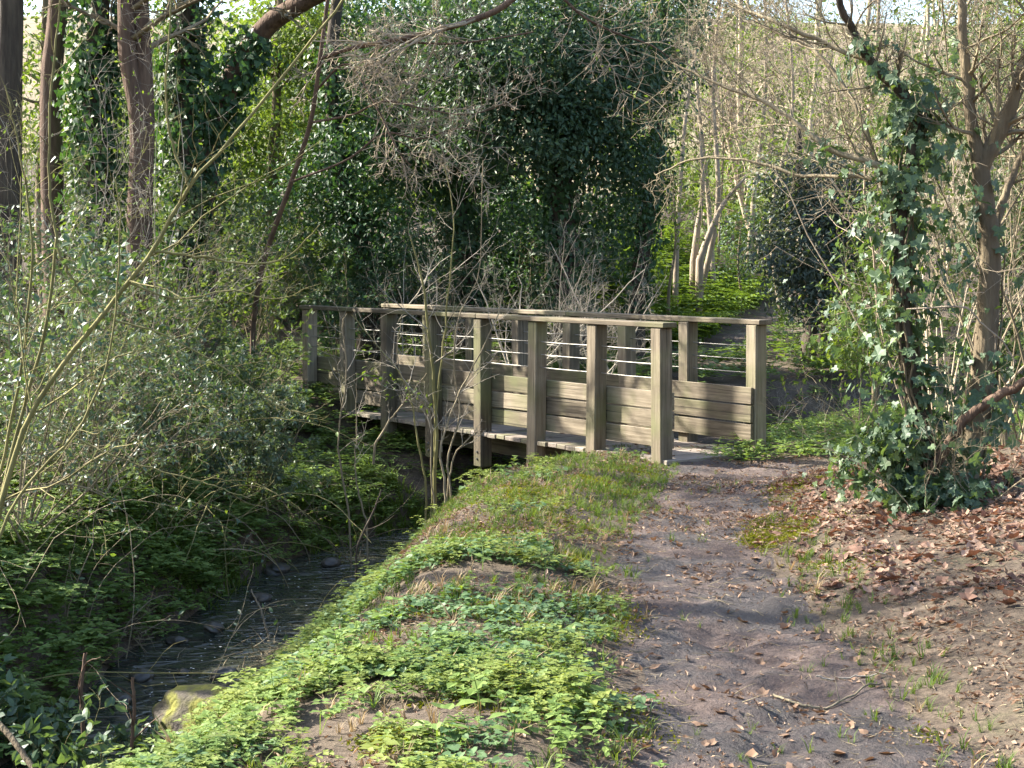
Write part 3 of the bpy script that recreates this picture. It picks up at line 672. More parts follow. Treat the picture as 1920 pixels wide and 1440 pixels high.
for i, ((x, D, r), lab) in enumerate(zip(far_xy, far_labels)):
    X = (x - 960) / F * D
    P = trunk_up(rf, (X, D), (X + rf.normal() * .5, D + rf.normal() * .3, 7.0 + rf.uniform(0, 1.5)), bend=.15)
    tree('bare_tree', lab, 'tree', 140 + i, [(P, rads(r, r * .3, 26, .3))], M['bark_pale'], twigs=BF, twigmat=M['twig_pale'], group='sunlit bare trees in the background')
# far wood: a mass of pale sunlit branches, and leafy trees to either side
rw = np.random.default_rng(77); g = Geo(); n = 34
bx = rw.uniform(-1, 20, n); by = rw.uniform(32, 52, n); S = np.column_stack([bx, by, ground(bx, by) - .1])
P, R = grow(rw, S, np.column_stack([rw.normal(size=(n, 2)) * .12, np.ones(n)]), rw.uniform(8, 13, n), rw.uniform(.06, .12, n), 12, .06, (0, 0, .03), .25)
twig_tree(rw, g, P, R, [dict(per=15, lf=(.16, .34), ang=(25, 60), rf=.4, n=6, t0=.08, minr=.012, trop=(0, 0, .08)), dict(per=7, lf=(.35, .6), n=4, rf=.6, minr=.008), dict(per=3, lf=(.4, .7), n=3, rf=.7, minr=.006)], 5)
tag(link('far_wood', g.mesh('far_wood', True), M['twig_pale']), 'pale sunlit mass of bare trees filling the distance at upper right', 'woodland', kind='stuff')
g = Geo()
cloud(rw, g, [(rw.uniform(-16, 9), rw.uniform(38, 54), rw.uniform(1, 9), rw.uniform(1.2, 2.6), rw.uniform(1.2, 2.4), rw.uniform(1.2, 2.4), 900) for _ in range(40)] + [(rw.uniform(8, 17), rw.uniform(32, 44), rw.uniform(2.5, 9), rw.uniform(1.0, 2.0), 1.5, rw.uniform(1.0, 2.0), 600) for _ in range(16)], LEAF2, (.16, .28), 16, .4, .2)
tag(link('far_foliage', g.mesh('far_foliage'), M['fresh']), 'light green foliage of the wood far behind the trunks', 'woodland', kind='stuff')
# unseen trees added left of view, crowns placed to shade near bank and path
for sd_, lab, b, top, bl in [
    (181, 'unseen ivy-grown tree added outside the left edge to shade the near bank', (-6.6, 10.2), (-6.2, 10.6, 8.5), [(-6.3, 10.4, 6.2, 1.5, 1.5, 1.3, 1000), (-5.2, 9.6, 5.4, 1.2, 1.3, .9, 550), (-6.8, 12.2, 6.4, 1.4, 1.3, 1.2, 1200), (-5.6, 8.2, 5.6, 1.2, 1.2, .9, 500)]),
    (182, 'second unseen ivy-grown shade tree added outside the left edge, beyond the first', (-7.8, 14.5), (-7.2, 14.8, 9.0), [(-7.2, 14.6, 7.0, 1.5, 1.4, 1.3, 1100), (-6.0, 14.0, 6.0, 1.1, 1.2, .9, 600)])]:
    P = trunk_up(np.random.default_rng(sd_), b, top); tree('ivy_clad_tree', lab, 'tree', sd_, [(P, rads(.16, .06, 26, .4))], M['bark_dark'], leafspec=(bl, LEAF2, (.07, .12), M['ivy'], 16, .17, .2), twigs=BT, twigmat=M['twig'])
# pale leaning stems on the bank
for j, (lab, pts, D) in enumerate([('leaning pale stem rising from the grassy bank, in sunlight', [(1300, 500), (1308, 430), (1318, 350), (1312, 250)], 26.2), ('short pale forked stem leaning right on the grassy bank', [(1310, 495), (1330, 440), (1358, 380), (1400, 330)], 26.0)]):
    P = rooted(line(pts, D)); tree('bare_sapling', lab, 'sapling', 160 + j, [(P, rads(.07, .02))], M['bark_pale'], twigs=BT, twigmat=M['twig_pale'])

# ---- leafy background clumps at the right (light greens and yellows)
for sd, lab, bl, mat, tm in [
    (171, 'yellow-green leafy bush lit by the sun right of the dark evergreen', [blob(1640, 560, 17.0, 90, 110, 1900), blob(1600, 640, 16.6, 60, 60, 800), blob(1680, 420, 17.4, 80, 110, 1100)], M['fresh'], LEAF2),
    (172, 'loose sunlit bush between the grassy bank and the bare trees', [blob(1260, 380, 24, 70, 100, 1000), blob(1430, 300, 28, 90, 120, 900)], M['fresh'], LEAF2),
    (173, 'dull green bush filling the right edge behind the forked trunk', [blob(1900, 420, 14, 110, 170, 2200), blob(1800, 200, 15, 140, 180, 2000), blob(1890, 640, 13, 70, 120, 1100)], M['olive'], LEAF2),
    (175, 'pale leafy tree in the bright gap above the far path', [blob(1350, 210, 31, 120, 180, 1500), blob(1420, 60, 32, 130, 110, 1200)], M['fresh'], LEAF2),
    (176, 'pale leafy tree high behind the dull evergreen', [blob(1560, 130, 29, 150, 140, 1700), blob(1680, 260, 27, 110, 140, 1200)], M['fresh'], LEAF2),
    (177, 'pale leafy tree at the top right corner behind the fork', [blob(1760, 70, 24, 150, 130, 1500), blob(1890, 160, 23, 100, 140, 1100)], M['olive'], LEAF2),
    (174, 'small dark fern-green bush above the far path', [blob(1390, 450, 29, 50, 70, 900)], M['evergreen'], LEAF2)]:
    c = bl[0]; P = trunk_up(np.random.default_rng(sd), (c[0], c[1] + .2), (c[0], c[1], c[2] + c[5] * .5), bend=.06)
    tree('background_bush', lab, 'bush', sd, [(P, rads(.035, .012))], M['twig'], leafspec=(bl, tm, (.05, .085), mat, 14, .16, .2), twigs=BT, twigmat=M['twig'])

# ---- the ivy-clad tree at the right, near
rt = np.random.default_rng(200)
A = rooted(line([(1795, 985), (1812, 880), (1836, 760), (1848, 640), (1856, 500), (1850, 400), (1838, 312)], 9.6), -.1)
B1 = line([(1838, 318), (1826, 250), (1816, 170), (1806, 70), (1800, -60), (1770, -300)], 9.6)
B2 = line([(1838, 318), (1862, 270), (1890, 215), (1918, 130), (1960, 20), (2020, -180)], [9.6, 9.58, 9.55, 9.5, 9.4, 9.2])
C0 = rooted(line([(1760, 985), (1745, 880), (1712, 720), (1692, 560), (1690, 430), (1700, 330), (1722, 215), (1700, 185)], [9.5] * 8), -.1)
C1 = line([(1722, 215), (1680, 165), (1628, 112), (1602, 60), (1574, 5), (1560, -120)], [9.5, 9.45, 9.4, 9.4, 9.3, 9.2])
C2 = line([(1690, 340), (1640, 308), (1560, 282), (1494, 232), (1440, 195), (1380, 170), (1318, 146), (1262, 118)], [9.5, 9.5, 9.6, 9.7, 9.8, 9.9, 10, 10.1])
C3 = line([(1640, 120), (1560, 85), (1460, 45), (1390, 15), (1320, -20), (1200, -60)], [9.4, 9.5, 9.6, 9.8, 10, 10.3])
C4 = line([(1690, 470), (1640, 300), (1600, 190), (1520, 90), (1420, 40), (1380, -60)], [9.55, 9.7, 9.8, 10, 10.2, 10.5])
C5 = line([(1692, 345), (1600, 330), (1500, 330), (1400, 300), (1300, 300), (1230, 330)], [9.5, 9.7, 10, 10.2, 10.4, 10.6])
E1 = line([(1985, 690), (1920, 718), (1850, 755), (1800, 800), (1752, 880), (1735, 950)], [9.0, 9.1, 9.2, 9.25, 9.3, 9.35])
E2 = line([(1852, 560), (1870, 420), (1900, 330), (1940, 240), (2000, 120)], [9.6, 9.7, 9.8, 10, 10.2])
root = thing('ivy_clad_tree', 'near forked tree at the right edge, its base smothered in large ivy leaves', 'tree', (A[0][0], A[0][1], A[0][2] + .1))
for nm, P, R in (('trunk', A, rads(.088, .055, 24, .6)), ('trunk', C0, rads(.055, .028, 24, .5)), ('limb', B1, rads(.046, .018)), ('limb', B2, rads(.058, .03)), ('limb', C1, rads(.034, .018)), ('limb', C2, rads(.022, .006)),
                 ('limb', C3, rads(.017, .005)), ('limb', C4, rads(.020, .006)), ('limb', C5, rads(.014, .005)), ('broken_limb', E1, rads(.026, .034)), ('limb', E2, rads(.03, .015))):
    g = Geo(); tubes(g, wobble(rt, P, .004), R, 9); part(nm, g, M['bark_tan'] if P is A or P is B1 or P is B2 or P is E2 else M['bark_brown'] if P is E1 else M['bark_dark'] if P is C1 or P is C0 else M['twig'], root, True)
g = Geo()
TW = [dict(per=15, lf=(.20, .45), ang=(30, 70), rf=.45, n=8, wander=.14, trop=(0, 0, .04), t0=.12, minr=.003), dict(per=9, lf=(.3, .6), n=6, rf=.55, minr=.0024), dict(per=3, lf=(.4, .7), n=5, rf=.65, minr=.002)]
tips = []
for P, R in ((B1, rads(.04, .015)), (B2, rads(.05, .025)), (C1, rads(.03, .015)), (C2, rads(.02, .005)), (C3, rads(.015, .004)), (C4, rads(.018, .005)), (C5, rads(.013, .004)), (E2, rads(.03, .01))):
    q = np.linspace(0, 23, 9).astype(int); tips += twig_tree(rt, g, P[q][None], R[q][None], TW, 0)[1:]
part('twigs', g, M['twig'], root, True, 'stuff')
for vi in range(9):
    src_ = C0 if vi < 6 else A; t_ = np.linspace(0, rt.uniform(14, 22), 40); i_ = np.minimum(t_.astype(int), 22); c_ = src_[i_] * (1 - (t_ - i_)[:, None]) + src_[i_ + 1] * (t_ - i_)[:, None]
    a_ = rt.uniform(0, 6.28) + np.cumsum(rt.normal(size=40) * .18) + t_ * rt.uniform(-.12, .12); r_ = (.058 if vi < 6 else .085) * np.linspace(1.15, .8, 40) + np.abs(np.sin(t_ * .9 + vi)) * .02
    g = Geo(); tubes(g, c_ + np.column_stack([np.cos(a_) * r_, np.sin(a_) * r_, np.zeros(40)]), rads(.011, .004, 40), 5); part('vine', g, M['bark_tan'], root, True)
# ivy: the biggest leaves one by one, the rest as a mass
def ivy_positions(rng, pts, rad, count, thick):
    p = smooth_poly(pts, 40); t = rng.uniform(0, 38.99, count); i = t.astype(int); f = (t - i)[:, None]
    c = p[i] * (1 - f) + p[i + 1] * f; T = norm(p[i + 1] - p[i]); o = perp(rng, T)
    rr = rad + thick * rng.uniform(0, 1, count) ** 1.4 * (0.35 + 1.3 * noise2(t * 0.3, np.arctan2(o[:, 1], o[:, 0]), 1, 18))
    n = norm(o + 0.33 * rng.normal(size=o.shape) + np.array([-.25, 0, 0.40])); d = norm(np.array([0, 0, -1.0]) + 0.45 * rng.normal(size=o.shape) + 0.35 * o)
    return c + o * rr[:, None], n, d
g = Geo()
sets = [(C0[1:], .05, 620, .52), (C0[8:], .05, 200, .34), (C1[:14], .03, 80, .16), (A[2:12], .09, 190, .16), (C2[:10], .02, 30, .12), (A[12:], .06, 30, .10)]
big = []
for s_ in sets:
    P, n, d = ivy_positions(rt, *s_); sz = rt.uniform(.034, .092, len(P))
    near = (P[:, 1] < s_[0][:, 1].mean()) & (sz > .075); k_ = np.where(near)[0][:45]
    big += [(P[i], n[i], d[i], sz[i] * 1.2) for i in k_]; m_ = np.ones(len(P), bool); m_[k_] = False
    leaves(g, IVY, P[m_], d[m_], n[m_], sz[m_])
bb = [blob(1700, 830, 9.4, 80, 80, 330), blob(1775, 945, 9.15, 70, 55, 240), blob(1625, 850, 9.6, 55, 40, 120), blob(1860, 930, 9.4, 60, 35, 110), blob(1690, 910, 9.3, 60, 40, 150), blob(1740, 740, 9.5, 60, 70, 130), blob(1580, 890, 9.7, 40, 22, 60), blob(1690, 620, 9.5, 70, 120, 130), blob(1720, 430, 9.5, 80, 100, 130), blob(1700, 250, 9.5, 85, 90, 100)]
cloud(rt, g, bb, IVY, (.04, .085), 12, .07, .3)
part('ivy_mass', g, M['ivy_near'], root, kind='stuff')
for (tm_i, tmpl) in enumerate((IVY,)):
    lg = Geo(); leaves(lg, IVY, np.zeros((1, 3)), np.array([[0, 1., 0]]), np.array([[0, 0, 1.]]), 1.0); ivy_me = lg.mesh('ivy_leaf')
off = np.array(root.location)
for (p_, n_, d_, s_) in big:
    x, y, z = frames(d_[None], n_[None])
    o = link('ivy_leaf', ivy_me, M['ivy_near'], root); o.matrix_local = Matrix(np.vstack([np.column_stack([x[0] * s_, y[0] * s_, z[0] * s_, p_ - off]), [0, 0, 0, 1]]).tolist())


# ---- bare limbs hanging over the bridge: slender tree with pale lichened branches
Pb = rooted(line([(470, 640), (492, 500), (545, 345), (582, 230), (600, 110), (622, -60)], [17.4, 17.0, 16.5, 16.2, 16.1, 16.0]))
L1 = line([(1010, -60), (950, 8), (880, 40), (800, 62), (740, 76), (660, 90), (600, 110)], [15.6, 15.6, 15.7, 15.8, 15.9, 16, 16.1])
L2 = line([(1000, 60), (930, 72), (850, 82), (780, 80), (735, 77)], 15.9)
L3 = line([(582, 230), (660, 215), (720, 190), (800, 205), (880, 215), (960, 190)], [16.2, 16, 15.8, 15.7, 15.6, 15.6])
L4 = line([(592, 170), (650, 120), (700, 190), (745, 280), (770, 310)], [16.2, 16, 15.8, 15.7, 15.7])
L5 = line([(548, 340), (650, 300), (720, 250), (790, 260), (860, 240), (930, 255)], [16.2, 16, 15.9, 15.8, 15.7, 15.7])
L6 = line([(1010, -60), (1080, 20), (1150, 60), (1230, 90), (1300, 150)], [15.6, 15.8, 16, 16.1, 16.2])
tree('bare_tree', 'slender bare tree whose pale lichened branches hang over the bridge', 'tree', 211, [(Pb, rads(.032, .02))], M['bark_brown'],
     limbs=[(L1, rads(.036, .022)), (L2, rads(.008, .014)), (L3, rads(.014, .005)), (L4, rads(.014, .005)), (L5, rads(.014, .005)), (L6, rads(.018, .006))],
     twigs=dict(limbs_only=True, levels=[dict(per=14, lf=(.28, .55), ang=(30, 65), rf=.5, n=8, wander=.16, trop=(0, 0, -.01), minr=.006), dict(per=8, lf=(.3, .6), n=5, rf=.6, minr=.0045), dict(per=3, lf=(.4, .7), n=3, rf=.7, minr=.0035)]), twigmat=M['twig_pale'])

# ================================================================== SHRUBS, SAPLINGS
def shrub(name, label, cat, seed, base, nst, height, spread, stemr, mat, levels, leaf=None, lean=(0, 0, 0), wander=.12, trop=(0, 0, .02), foot=.12, n0=10):
    """a bush of stems fanning from the ground; leaf: (template, size, per twig, material, generations from the last)"""
    rng = np.random.default_rng(seed); bx, by = base; bz = gz(bx, by)
    root = thing(name, label, cat, (bx, by, bz))
    S = np.array([bx, by, bz - .05]) + np.column_stack([rng.normal(size=(nst, 2)) * foot, np.zeros(nst)])
    Dv = np.column_stack([rng.normal(size=(nst, 2)) * spread, np.ones(nst)]) + np.array(lean)
    P, R = grow(rng, S, Dv, rng.uniform(.6, 1.1, nst) * height, np.full(nst, stemr) * rng.uniform(.6, 1.1, nst), n0, wander, trop, .3)
    g = Geo(); lv = twig_tree(rng, g, P, R, levels, 5); part('stems', g, mat, root, True)
    if leaf:
        g = Geo(); tm, size, per, lm, gens = leaf[:5]
        for l in lv[-gens:]: twig_leaves(rng, g, l, per, tm, size, *(leaf[5:]))
        part('leaves', g, lm, root, kind='stuff')
    return root

LV3 = [dict(per=6, lf=(.3, .6), ang=(25, 60), rf=.5, n=6, wander=.18), dict(per=5, lf=(.35, .6), n=4, wander=.28, rf=.55, minr=.0018), dict(per=2, lf=(.5, .85), n=3, wander=.3, rf=.7, minr=.0016)]
LV2 = [dict(per=8, lf=(.3, .6), ang=(25, 65), rf=.5, n=7, wander=.16), dict(per=5, lf=(.35, .65), n=5, rf=.55)]
def at(x, D): return ((x - 960) / F * D, D)

# bare sapling in front of the bridge
rs = np.random.default_rng(301)
sb = px(812, 965, 13.0)
root = thing('bare_sapling', 'bare multi-stemmed sapling growing from the stream edge in front of the bridge', 'sapling', (sb[0], sb[1], gz(sb[0], sb[1])))
stems = [([(818, 990), (815, 900), (818, 800), (812, 700), (800, 600), (795, 540), (780, 480), (768, 440)], .020),
         ([(800, 990), (798, 900), (782, 820), (768, 740), (742, 690), (700, 640), (660, 590)], .011),
         ([(828, 990), (835, 920), (826, 840), (860, 740), (880, 700), (930, 600), (936, 560)], .013),
         ([(806, 990), (812, 880), (822, 720), (836, 600), (846, 500), (850, 400), (832, 310)], .013),
         ([(838, 990), (846, 930), (840, 860), (862, 780), (852, 700), (858, 600), (900, 500), (905, 300)], .011),
         ([(822, 990), (808, 900), (806, 780), (760, 720), (745, 660), (752, 600)], .009),
         ([(832, 985), (850, 860), (890, 815), (892, 812)], .010),
         ([(660, 985), (640, 880), (636, 800), (650, 700), (642, 610), (650, 590)], .010),
         ([(690, 985), (668, 900), (668, 800), (668, 700)], .009),
         ([(700, 840), (730, 790), (765, 745), (800, 700)], .012)]
gt = Geo()
for i, (pts, r) in enumerate(stems):
    P = line(pts, 13.0 + rs.normal() * .15)
    if i < 9: P = rooted(P, -.05)
    else: P[0] = px(700, 870, 13.1)
    P = wobble(rs, P, .004); R = rads(r, r * .35); g = Geo(); tubes(g, P, R, 6); part('stem', g, M['twig_green'] if i in (0, 1, 3) else M['twig'], root, True)
    q = np.linspace(0, 23, 9).astype(int)
    lt = twig_tree(rs, gt, P[q][None], R[q][None], [dict(per=9, lf=(.10, .28), ang=(30, 60), rf=.5, n=6, wander=.14, t0=.3, minr=.0025), dict(per=4, lf=(.3, .6), n=4, rf=.6, minr=.0018)], 0)
part('twigs', gt, M['twig_grey'], root, True, 'stuff')
g = Geo(); P = np.array([px(x, y, 12.95) for x, y in ((690, 655), (680, 695), (712, 712), (735, 710), (770, 730), (778, 752), (700, 705), (760, 745), (725, 738), (800, 760))]); P = np.repeat(P, 7, 0) + rs.normal(size=(70, 3)) * .035
leaves(g, LEAF6, P, norm(rs.normal(size=P.shape)), norm(rs.normal(size=P.shape) * .5 + [0, -.3, 1]), rs.uniform(.03, .055, 70)); part('leaves', g, M['fresh'], root)

# dead brush behind the bridge
for i, (x, y, D, lab) in enumerate([(960, 600, 18.2, 'tangle of pale dead branches behind the middle of the bridge'), (1130, 600, 18.6, 'pale dead branches leaning towards the grassy bank behind the bridge'), (1075, 590, 19.0, 'upright dead stem with herringbone twigs behind the bridge'), (760, 590, 19.4, 'dull dead brush behind the far half of the bridge')]):
    ups = (i == 2)
    shrub('dead_shrub', lab, 'shrub', 320 + i, at(x, D), 4 if ups else 10, 2.1, .18 if ups else .65, .014, M['twig_grey'], LV3, None, (0, 0, 0), .1, (0, 0, -.01))
for i, (x, D) in enumerate([(1520, 19.0), (1620, 17.5), (1420, 18.5)]):
    shrub('dead_shrub', ['low dead brush on the ditch edge right of the bridge', 'dead twiggy brush in the ditch near the ivy tree', 'sparse dead brush between bridge and dark evergreen'][i], 'shrub', 330 + i, at(x, D), 9, .9, 1.1, .009, M['twig_grey'], LV2, None, (0, 0, -.3), .15, (0, 0, -.03))

# long yellowish stems of the bush closest to the camera at the left
rs = np.random.default_rng(340)
b0 = px(-60, 1180, 8.0)
root = thing('bare_bush', 'bare bush at the left edge with long yellowish stems crossing diagonally', 'bush', (b0[0], b0[1], gz(b0[0], b0[1])))
stems = [([(-60, 1180), (-20, 1060), (0, 960), (22, 870), (62, 770), (120, 680), (190, 595), (240, 530), (288, 468), (330, 395), (356, 350), (420, 275), (480, 205), (560, 105), (630, 20), (680, -60)], .017, .006),
         ([(356, 350), (334, 300), (318, 240), (312, 180), (318, 60), (322, -20)], .009, .004),
         ([(290, 472), (380, 482), (470, 495), (540, 480), (600, 420)], .008, .003),
         ([(-40, 1180), (10, 900), (80, 640), (105, 460), (95, 380), (92, 250), (105, 80), (115, -40)], .011, .005),
         ([(105, 460), (140, 530), (190, 590)], .008, .006),
         ([(-60, 1100), (20, 800), (60, 500), (40, 300), (10, 160)], .010, .004),
         ([(240, 530), (330, 560), (430, 545), (520, 560), (600, 530)], .006, .002),
         ([(-60, 1150), (30, 940), (150, 800), (210, 640), (225, 420), (215, 330)], .009, .003),
         ([(190, 595), (300, 625), (420, 690), (520, 760), (600, 780)], .006, .002),
         ([(60, 775), (200, 850), (380, 905), (470, 935)], .006, .002)]
gt = Geo()
for i, (pts, r, r1) in enumerate(stems):
    P = wobble(rs, line(pts, 8.0 + (0.0 if i < 3 or i in (6, 8) else rs.normal() * .25), 30), .003); R = rads(r, r1, 30); g = Geo(); tubes(g, P, R, 7); part('stem', g, M['twig_green'], root, True)
    q = np.linspace(0, 29, 10).astype(int)
    twig_tree(rs, gt, P[q][None], R[q][None], [dict(per=10, lf=(.12, .34), ang=(25, 65), rf=.45, n=7, wander=.15, t0=.15, minr=.002), dict(per=4, lf=(.3, .6), n=5, rf=.6, minr=.0015)], 0)
part('twigs', gt, M['twig_green'], root, True, 'stuff')
g = Geo(); cl = [(185, 500, 8.1), (165, 470, 8.1), (235, 510, 8.1), (140, 590, 8.05), (170, 615, 8.0), (200, 480, 8.2), (30, 700, 8.0), (60, 620, 8.1)]
P = np.repeat(np.array([px(*c) for c in cl]), 26, 0) + rs.normal(size=(26 * len(cl), 3)) * .075
leaves(g, LEAF6, P, norm(rs.normal(size=P.shape)), norm(rs.normal(size=P.shape) * .5 + [0, -.2, 1]), rs.uniform(.04, .07, len(P))); part('leaves', g, M['privet'], root)

# leafy bushes on the left bank, from near to far
PL = (LEAF2, (.03, .055), 8, M['privet'], 2)
left = [
 ('glossy_bush', 'bush with whitish glinting leaves on the left bank before the bridge', 351, at(450, 13.5), 16, 1.15, .62, .010, LV3, (LEAF4, (.03, .055), 9, M['glossy'], 2)),
 ('glossy_bush', 'low glossy bush right beside the far left bridge post', 352, at(440, 16.4), 12, 1.0, .4, .008, LV3, (LEAF4, (.03, .05), 6, M['privet'], 2)),
 ('leafy_bush', 'tall mixed green bush against the ivy trunks at the left', 353, at(290, 14.5), 12, 2.3, .32, .014, LV3, (LEAF2, (.045, .075), 5, M['olive'], 2)),
 ('leafy_bush', 'grey-green bush at the far left, middle height', 354, at(90, 13.0), 12, 1.9, .36, .013, LV3, (LEAF2, (.04, .07), 4, M['privet'], 2)),
 ('leafy_bush', 'tall sparse bush above the left bank, centre left', 355, at(310, 17.0), 10, 2.5, .22, .014, LV3, (LEAF4, (.05, .085), 4, M['olive'], 2)),
 ('leafy_bush', 'dark green bush low on the left bank above the stream', 356, at(300, 12.9), 14, 1.15, .55, .009, LV3, (LEAF4, (.035, .06), 7, M['glossy'], 2)),
 ('leafy_bush', 'bush behind the far left bridge posts with dull leaves', 357, at(640, 19.5), 10, 1.8, .4, .010, LV3, (LEAF2, (.05, .08), 4, M['evergreen'], 2)),
 ('twiggy_bush', 'brown twiggy bush at the left with few small leaves', 358, at(130, 11.2), 15, 2.0, .45, .011, LV3, (LEAF4, (.03, .055), 3, M['privet'], 2)),
 ('twiggy_bush', 'twiggy bush with pale glossy leaves at the left edge above the stream', 359, at(10, 9.9), 15, 1.8, .50, .010, LV3, (LEAF4, (.03, .055), 3, M['glossy'], 2)),
 ('twiggy_bush', 'thin twiggy bush leaning over the stream at the left', 360, at(190, 11.2), 12, 1.4, .55, .008, LV3, (LEAF4, (.03, .05), 3, M['glossy'], 2)),
 ('twiggy_bush', 'tall bare twiggy bush left of the leaning ivy tree', 361, at(230, 15.0), 14, 3.4, .26, .012, LV3, (LEAF2, (.04, .06), 1, M['fresh'], 1)),
 ('leafy_bush', 'yellowish leafy bush under the leaning tree', 362, at(470, 20.0), 10, 2.6, .25, .013, LV3, (LEAF4, (.05, .085), 5, M['fresh'], 2)),
 ('leafy_bush', 'deep green bush below the ivy-hung tree, behind the bridge', 363, at(800, 21.0), 10, 2.0, .5, .011, LV3, (LEAF4, (.06, .09), 4, M['evergreen'], 2)),
 ('leafy_bush', 'dark bush at the foot of the huge evergreen', 364, at(980, 22.5), 10, 1.9, .5, .011, LV3, (LEAF4, (.06, .09), 3, M['ivy'], 2)),
 ('leafy_bush', 'light leafy bush beside the ivy stems at the right, in sun', 365, at(1640, 14.5), 9, 2.2, .30, .009, LV3, (LEAF2, (.04, .06), 4, M['fresh'], 2)),
 ('twiggy_bush', 'bare tan thicket behind the ivy tree at the right', 366, at(1760, 12.5), 18, 4.6, .20, .012, LV3, (LEAF2, (.035, .05), 1, M['fresh'], 1)),
 ('twiggy_bush', 'tan twiggy bush at the right edge beside the forked trunk', 367, at(1900, 11.0), 16, 4.0, .22, .011, LV3, (LEAF2, (.035, .06), 2, M['olive'], 1)),
 ('twiggy_bush', 'bare upright thicket behind the dull evergreen', 368, at(1600, 23.0), 14, 4.6, .18, .014, LV3, (LEAF2, (.05, .08), 1, M['fresh'], 1)),
]
for (nm, lab, sd, b, nst, h, sp, r, lv, lf) in left:
    shrub(nm, lab, 'bush', sd, b, nst, h, sp, r, M['twig_grey'] if sd in (361,) else M['twig_pale'] if sd in (366, 368) else M['twig'], lv, lf)

shrub('dead_shrub', 'thin dead stems and roots tangled round the foot of the ivy tree', 'shrub', 371, at(1790, 9.25), 14, 1.0, .5, .006, M['twig'], LV2, None, (0, 0, 0), .16, (0, 0, -.03), .2)
qb = px(40, 1330, 7.5)
shrub('bramble', 'low bramble with blue-grey leaves in the bottom left corner', 'bramble', 372, (qb[0], qb[1]), 12, .75, .9, .004, M['twig_green'], LV2, (LEAF6, (.05, .085), 3, M['ivy_near'], 2), (0, 0, -.2), .14, (0, 0, -.06), .25)
qb = px(150, 1290, 8.3)
shrub('bramble', 'trailing bramble leaves hanging over the water beside the upright sticks', 'bramble', 373, (qb[0] - .1, qb[1]), 8, .6, .9, .004, M['twig_green'], LV2, (LEAF6, (.045, .075), 2, M['ivy_near'], 2), (.1, 0, -.2), .14, (0, 0, -.08), .2)
# bramble canes arching over the left bank
rbm = np.random.default_rng(400)
for i, (x, D, lab) in enumerate([(20, 9.6, 'arching bramble canes in the lower left above the water'), (250, 12.0, 'arching bramble canes at mid left over the stream bank'), (30, 11.5, 'tangled bramble canes at the left edge, middle height'), (430, 13.6, 'thin bramble canes hanging towards the stream bend')]):
    bx, by = at(x, D); bz = gz(bx, by); root = thing('bramble', lab, 'bramble', (bx, by, bz)); n = 60 if i < 3 else 30
    S = np.column_stack([bx + rbm.normal(size=n) * .55, by + rbm.normal(size=n) * .4, np.zeros(n)]); S[:, 2] = ground(S[:, 0], S[:, 1]) - .03
    Dv = np.column_stack([rbm.normal(size=(n, 2)) * .6 + [-.1, .1], np.ones(n)])
    P, R = grow(rbm, S, Dv, rbm.uniform(.8, 2.0, n), rbm.uniform(.0028, .006, n), 14, .10, (0, 0, -.14), .4)
    P[:, :, 2] = np.maximum(P[:, :, 2], ground(P[:, :, 0], P[:, :, 1]) - .02)
    g = Geo(); lv = twig_tree(rbm, g, P, R, [dict(per=3, lf=(.2, .45), ang=(30, 70), n=6, rf=.6, minr=.002, trop=(0, 0, -.05))], 5); part('canes', g, M['twig'] if i != 1 else M['twig_green'], root, True)
    g = Geo(); twig_leaves(rbm, g, lv[0], 3, LEAF6, (.03, .06)); twig_leaves(rbm, g, lv[1], 2, LEAF6, (.03, .05)); part('leaves', g, M['herb_dark'] if i % 2 else M['privet'], root, kind='stuff')

# ================================================================== PLANTS ON THE GROUND
def visible(x, y, margin=0.5):
    return (np.abs(x) < y * 960 / F + margin)

LO = [False]
def L6(): return LEAF2 if LO[0] else LEAF6
def LH(): return LEAF2 if LO[0] else HEART
def template(build, seed, lo=False):
    LO[0] = lo
    return template_(build, seed)
def template_(build, seed):
    g = Geo(); build(np.random.default_rng(seed), g); v = np.vstack(g.v); return v, [f for f in g.f]
def nettle(rng, g):
    h = rng.uniform(.07, .13); P = np.stack([np.array([0, 0, 0]), np.array([rng.normal() * .01, rng.normal() * .01, h * .5]), np.array([rng.normal() * .015, rng.normal() * .015, h])])
    if not LO[0]: tubes(g, P[None], np.array([[.0018, .0016, .001]]), 3)
    for t, s in ((.35, .050), (.65, .045), (.9, .032), (1.0, .018)):
        a0 = rng.uniform(0, 6.28); k = 2 if t < .8 else 3
        for q in range(k):
            a = a0 + q * 6.283 / k; d = np.array([[math.cos(a), math.sin(a), .15 + rng.normal() * .2]])
            leaves(g, L6(), P[2:3] * t, d, np.array([[0, 0, 1.]]), s * rng.uniform(.8, 1.25), 1.35)
def rosette(rng, g):
    for q in range(rng.integers(6, 10)):
        a = rng.uniform(0, 6.28); l = rng.uniform(.02, .05); h = rng.uniform(.02, .06); tip = np.array([math.cos(a) * l, math.sin(a) * l, h])
        if not LO[0]: leaves(g, BLADE, np.zeros((1, 3)), tip[None], np.array([[-tip[0], -tip[1], .02]]), np.linalg.norm(tip) * 1.02, .8)
        leaves(g, LH(), tip[None], np.array([[math.cos(a), math.sin(a), -.15 + rng.normal() * .2]]), np.array([[rng.normal() * .25, rng.normal() * .25, 1.]]), rng.uniform(.022, .04))
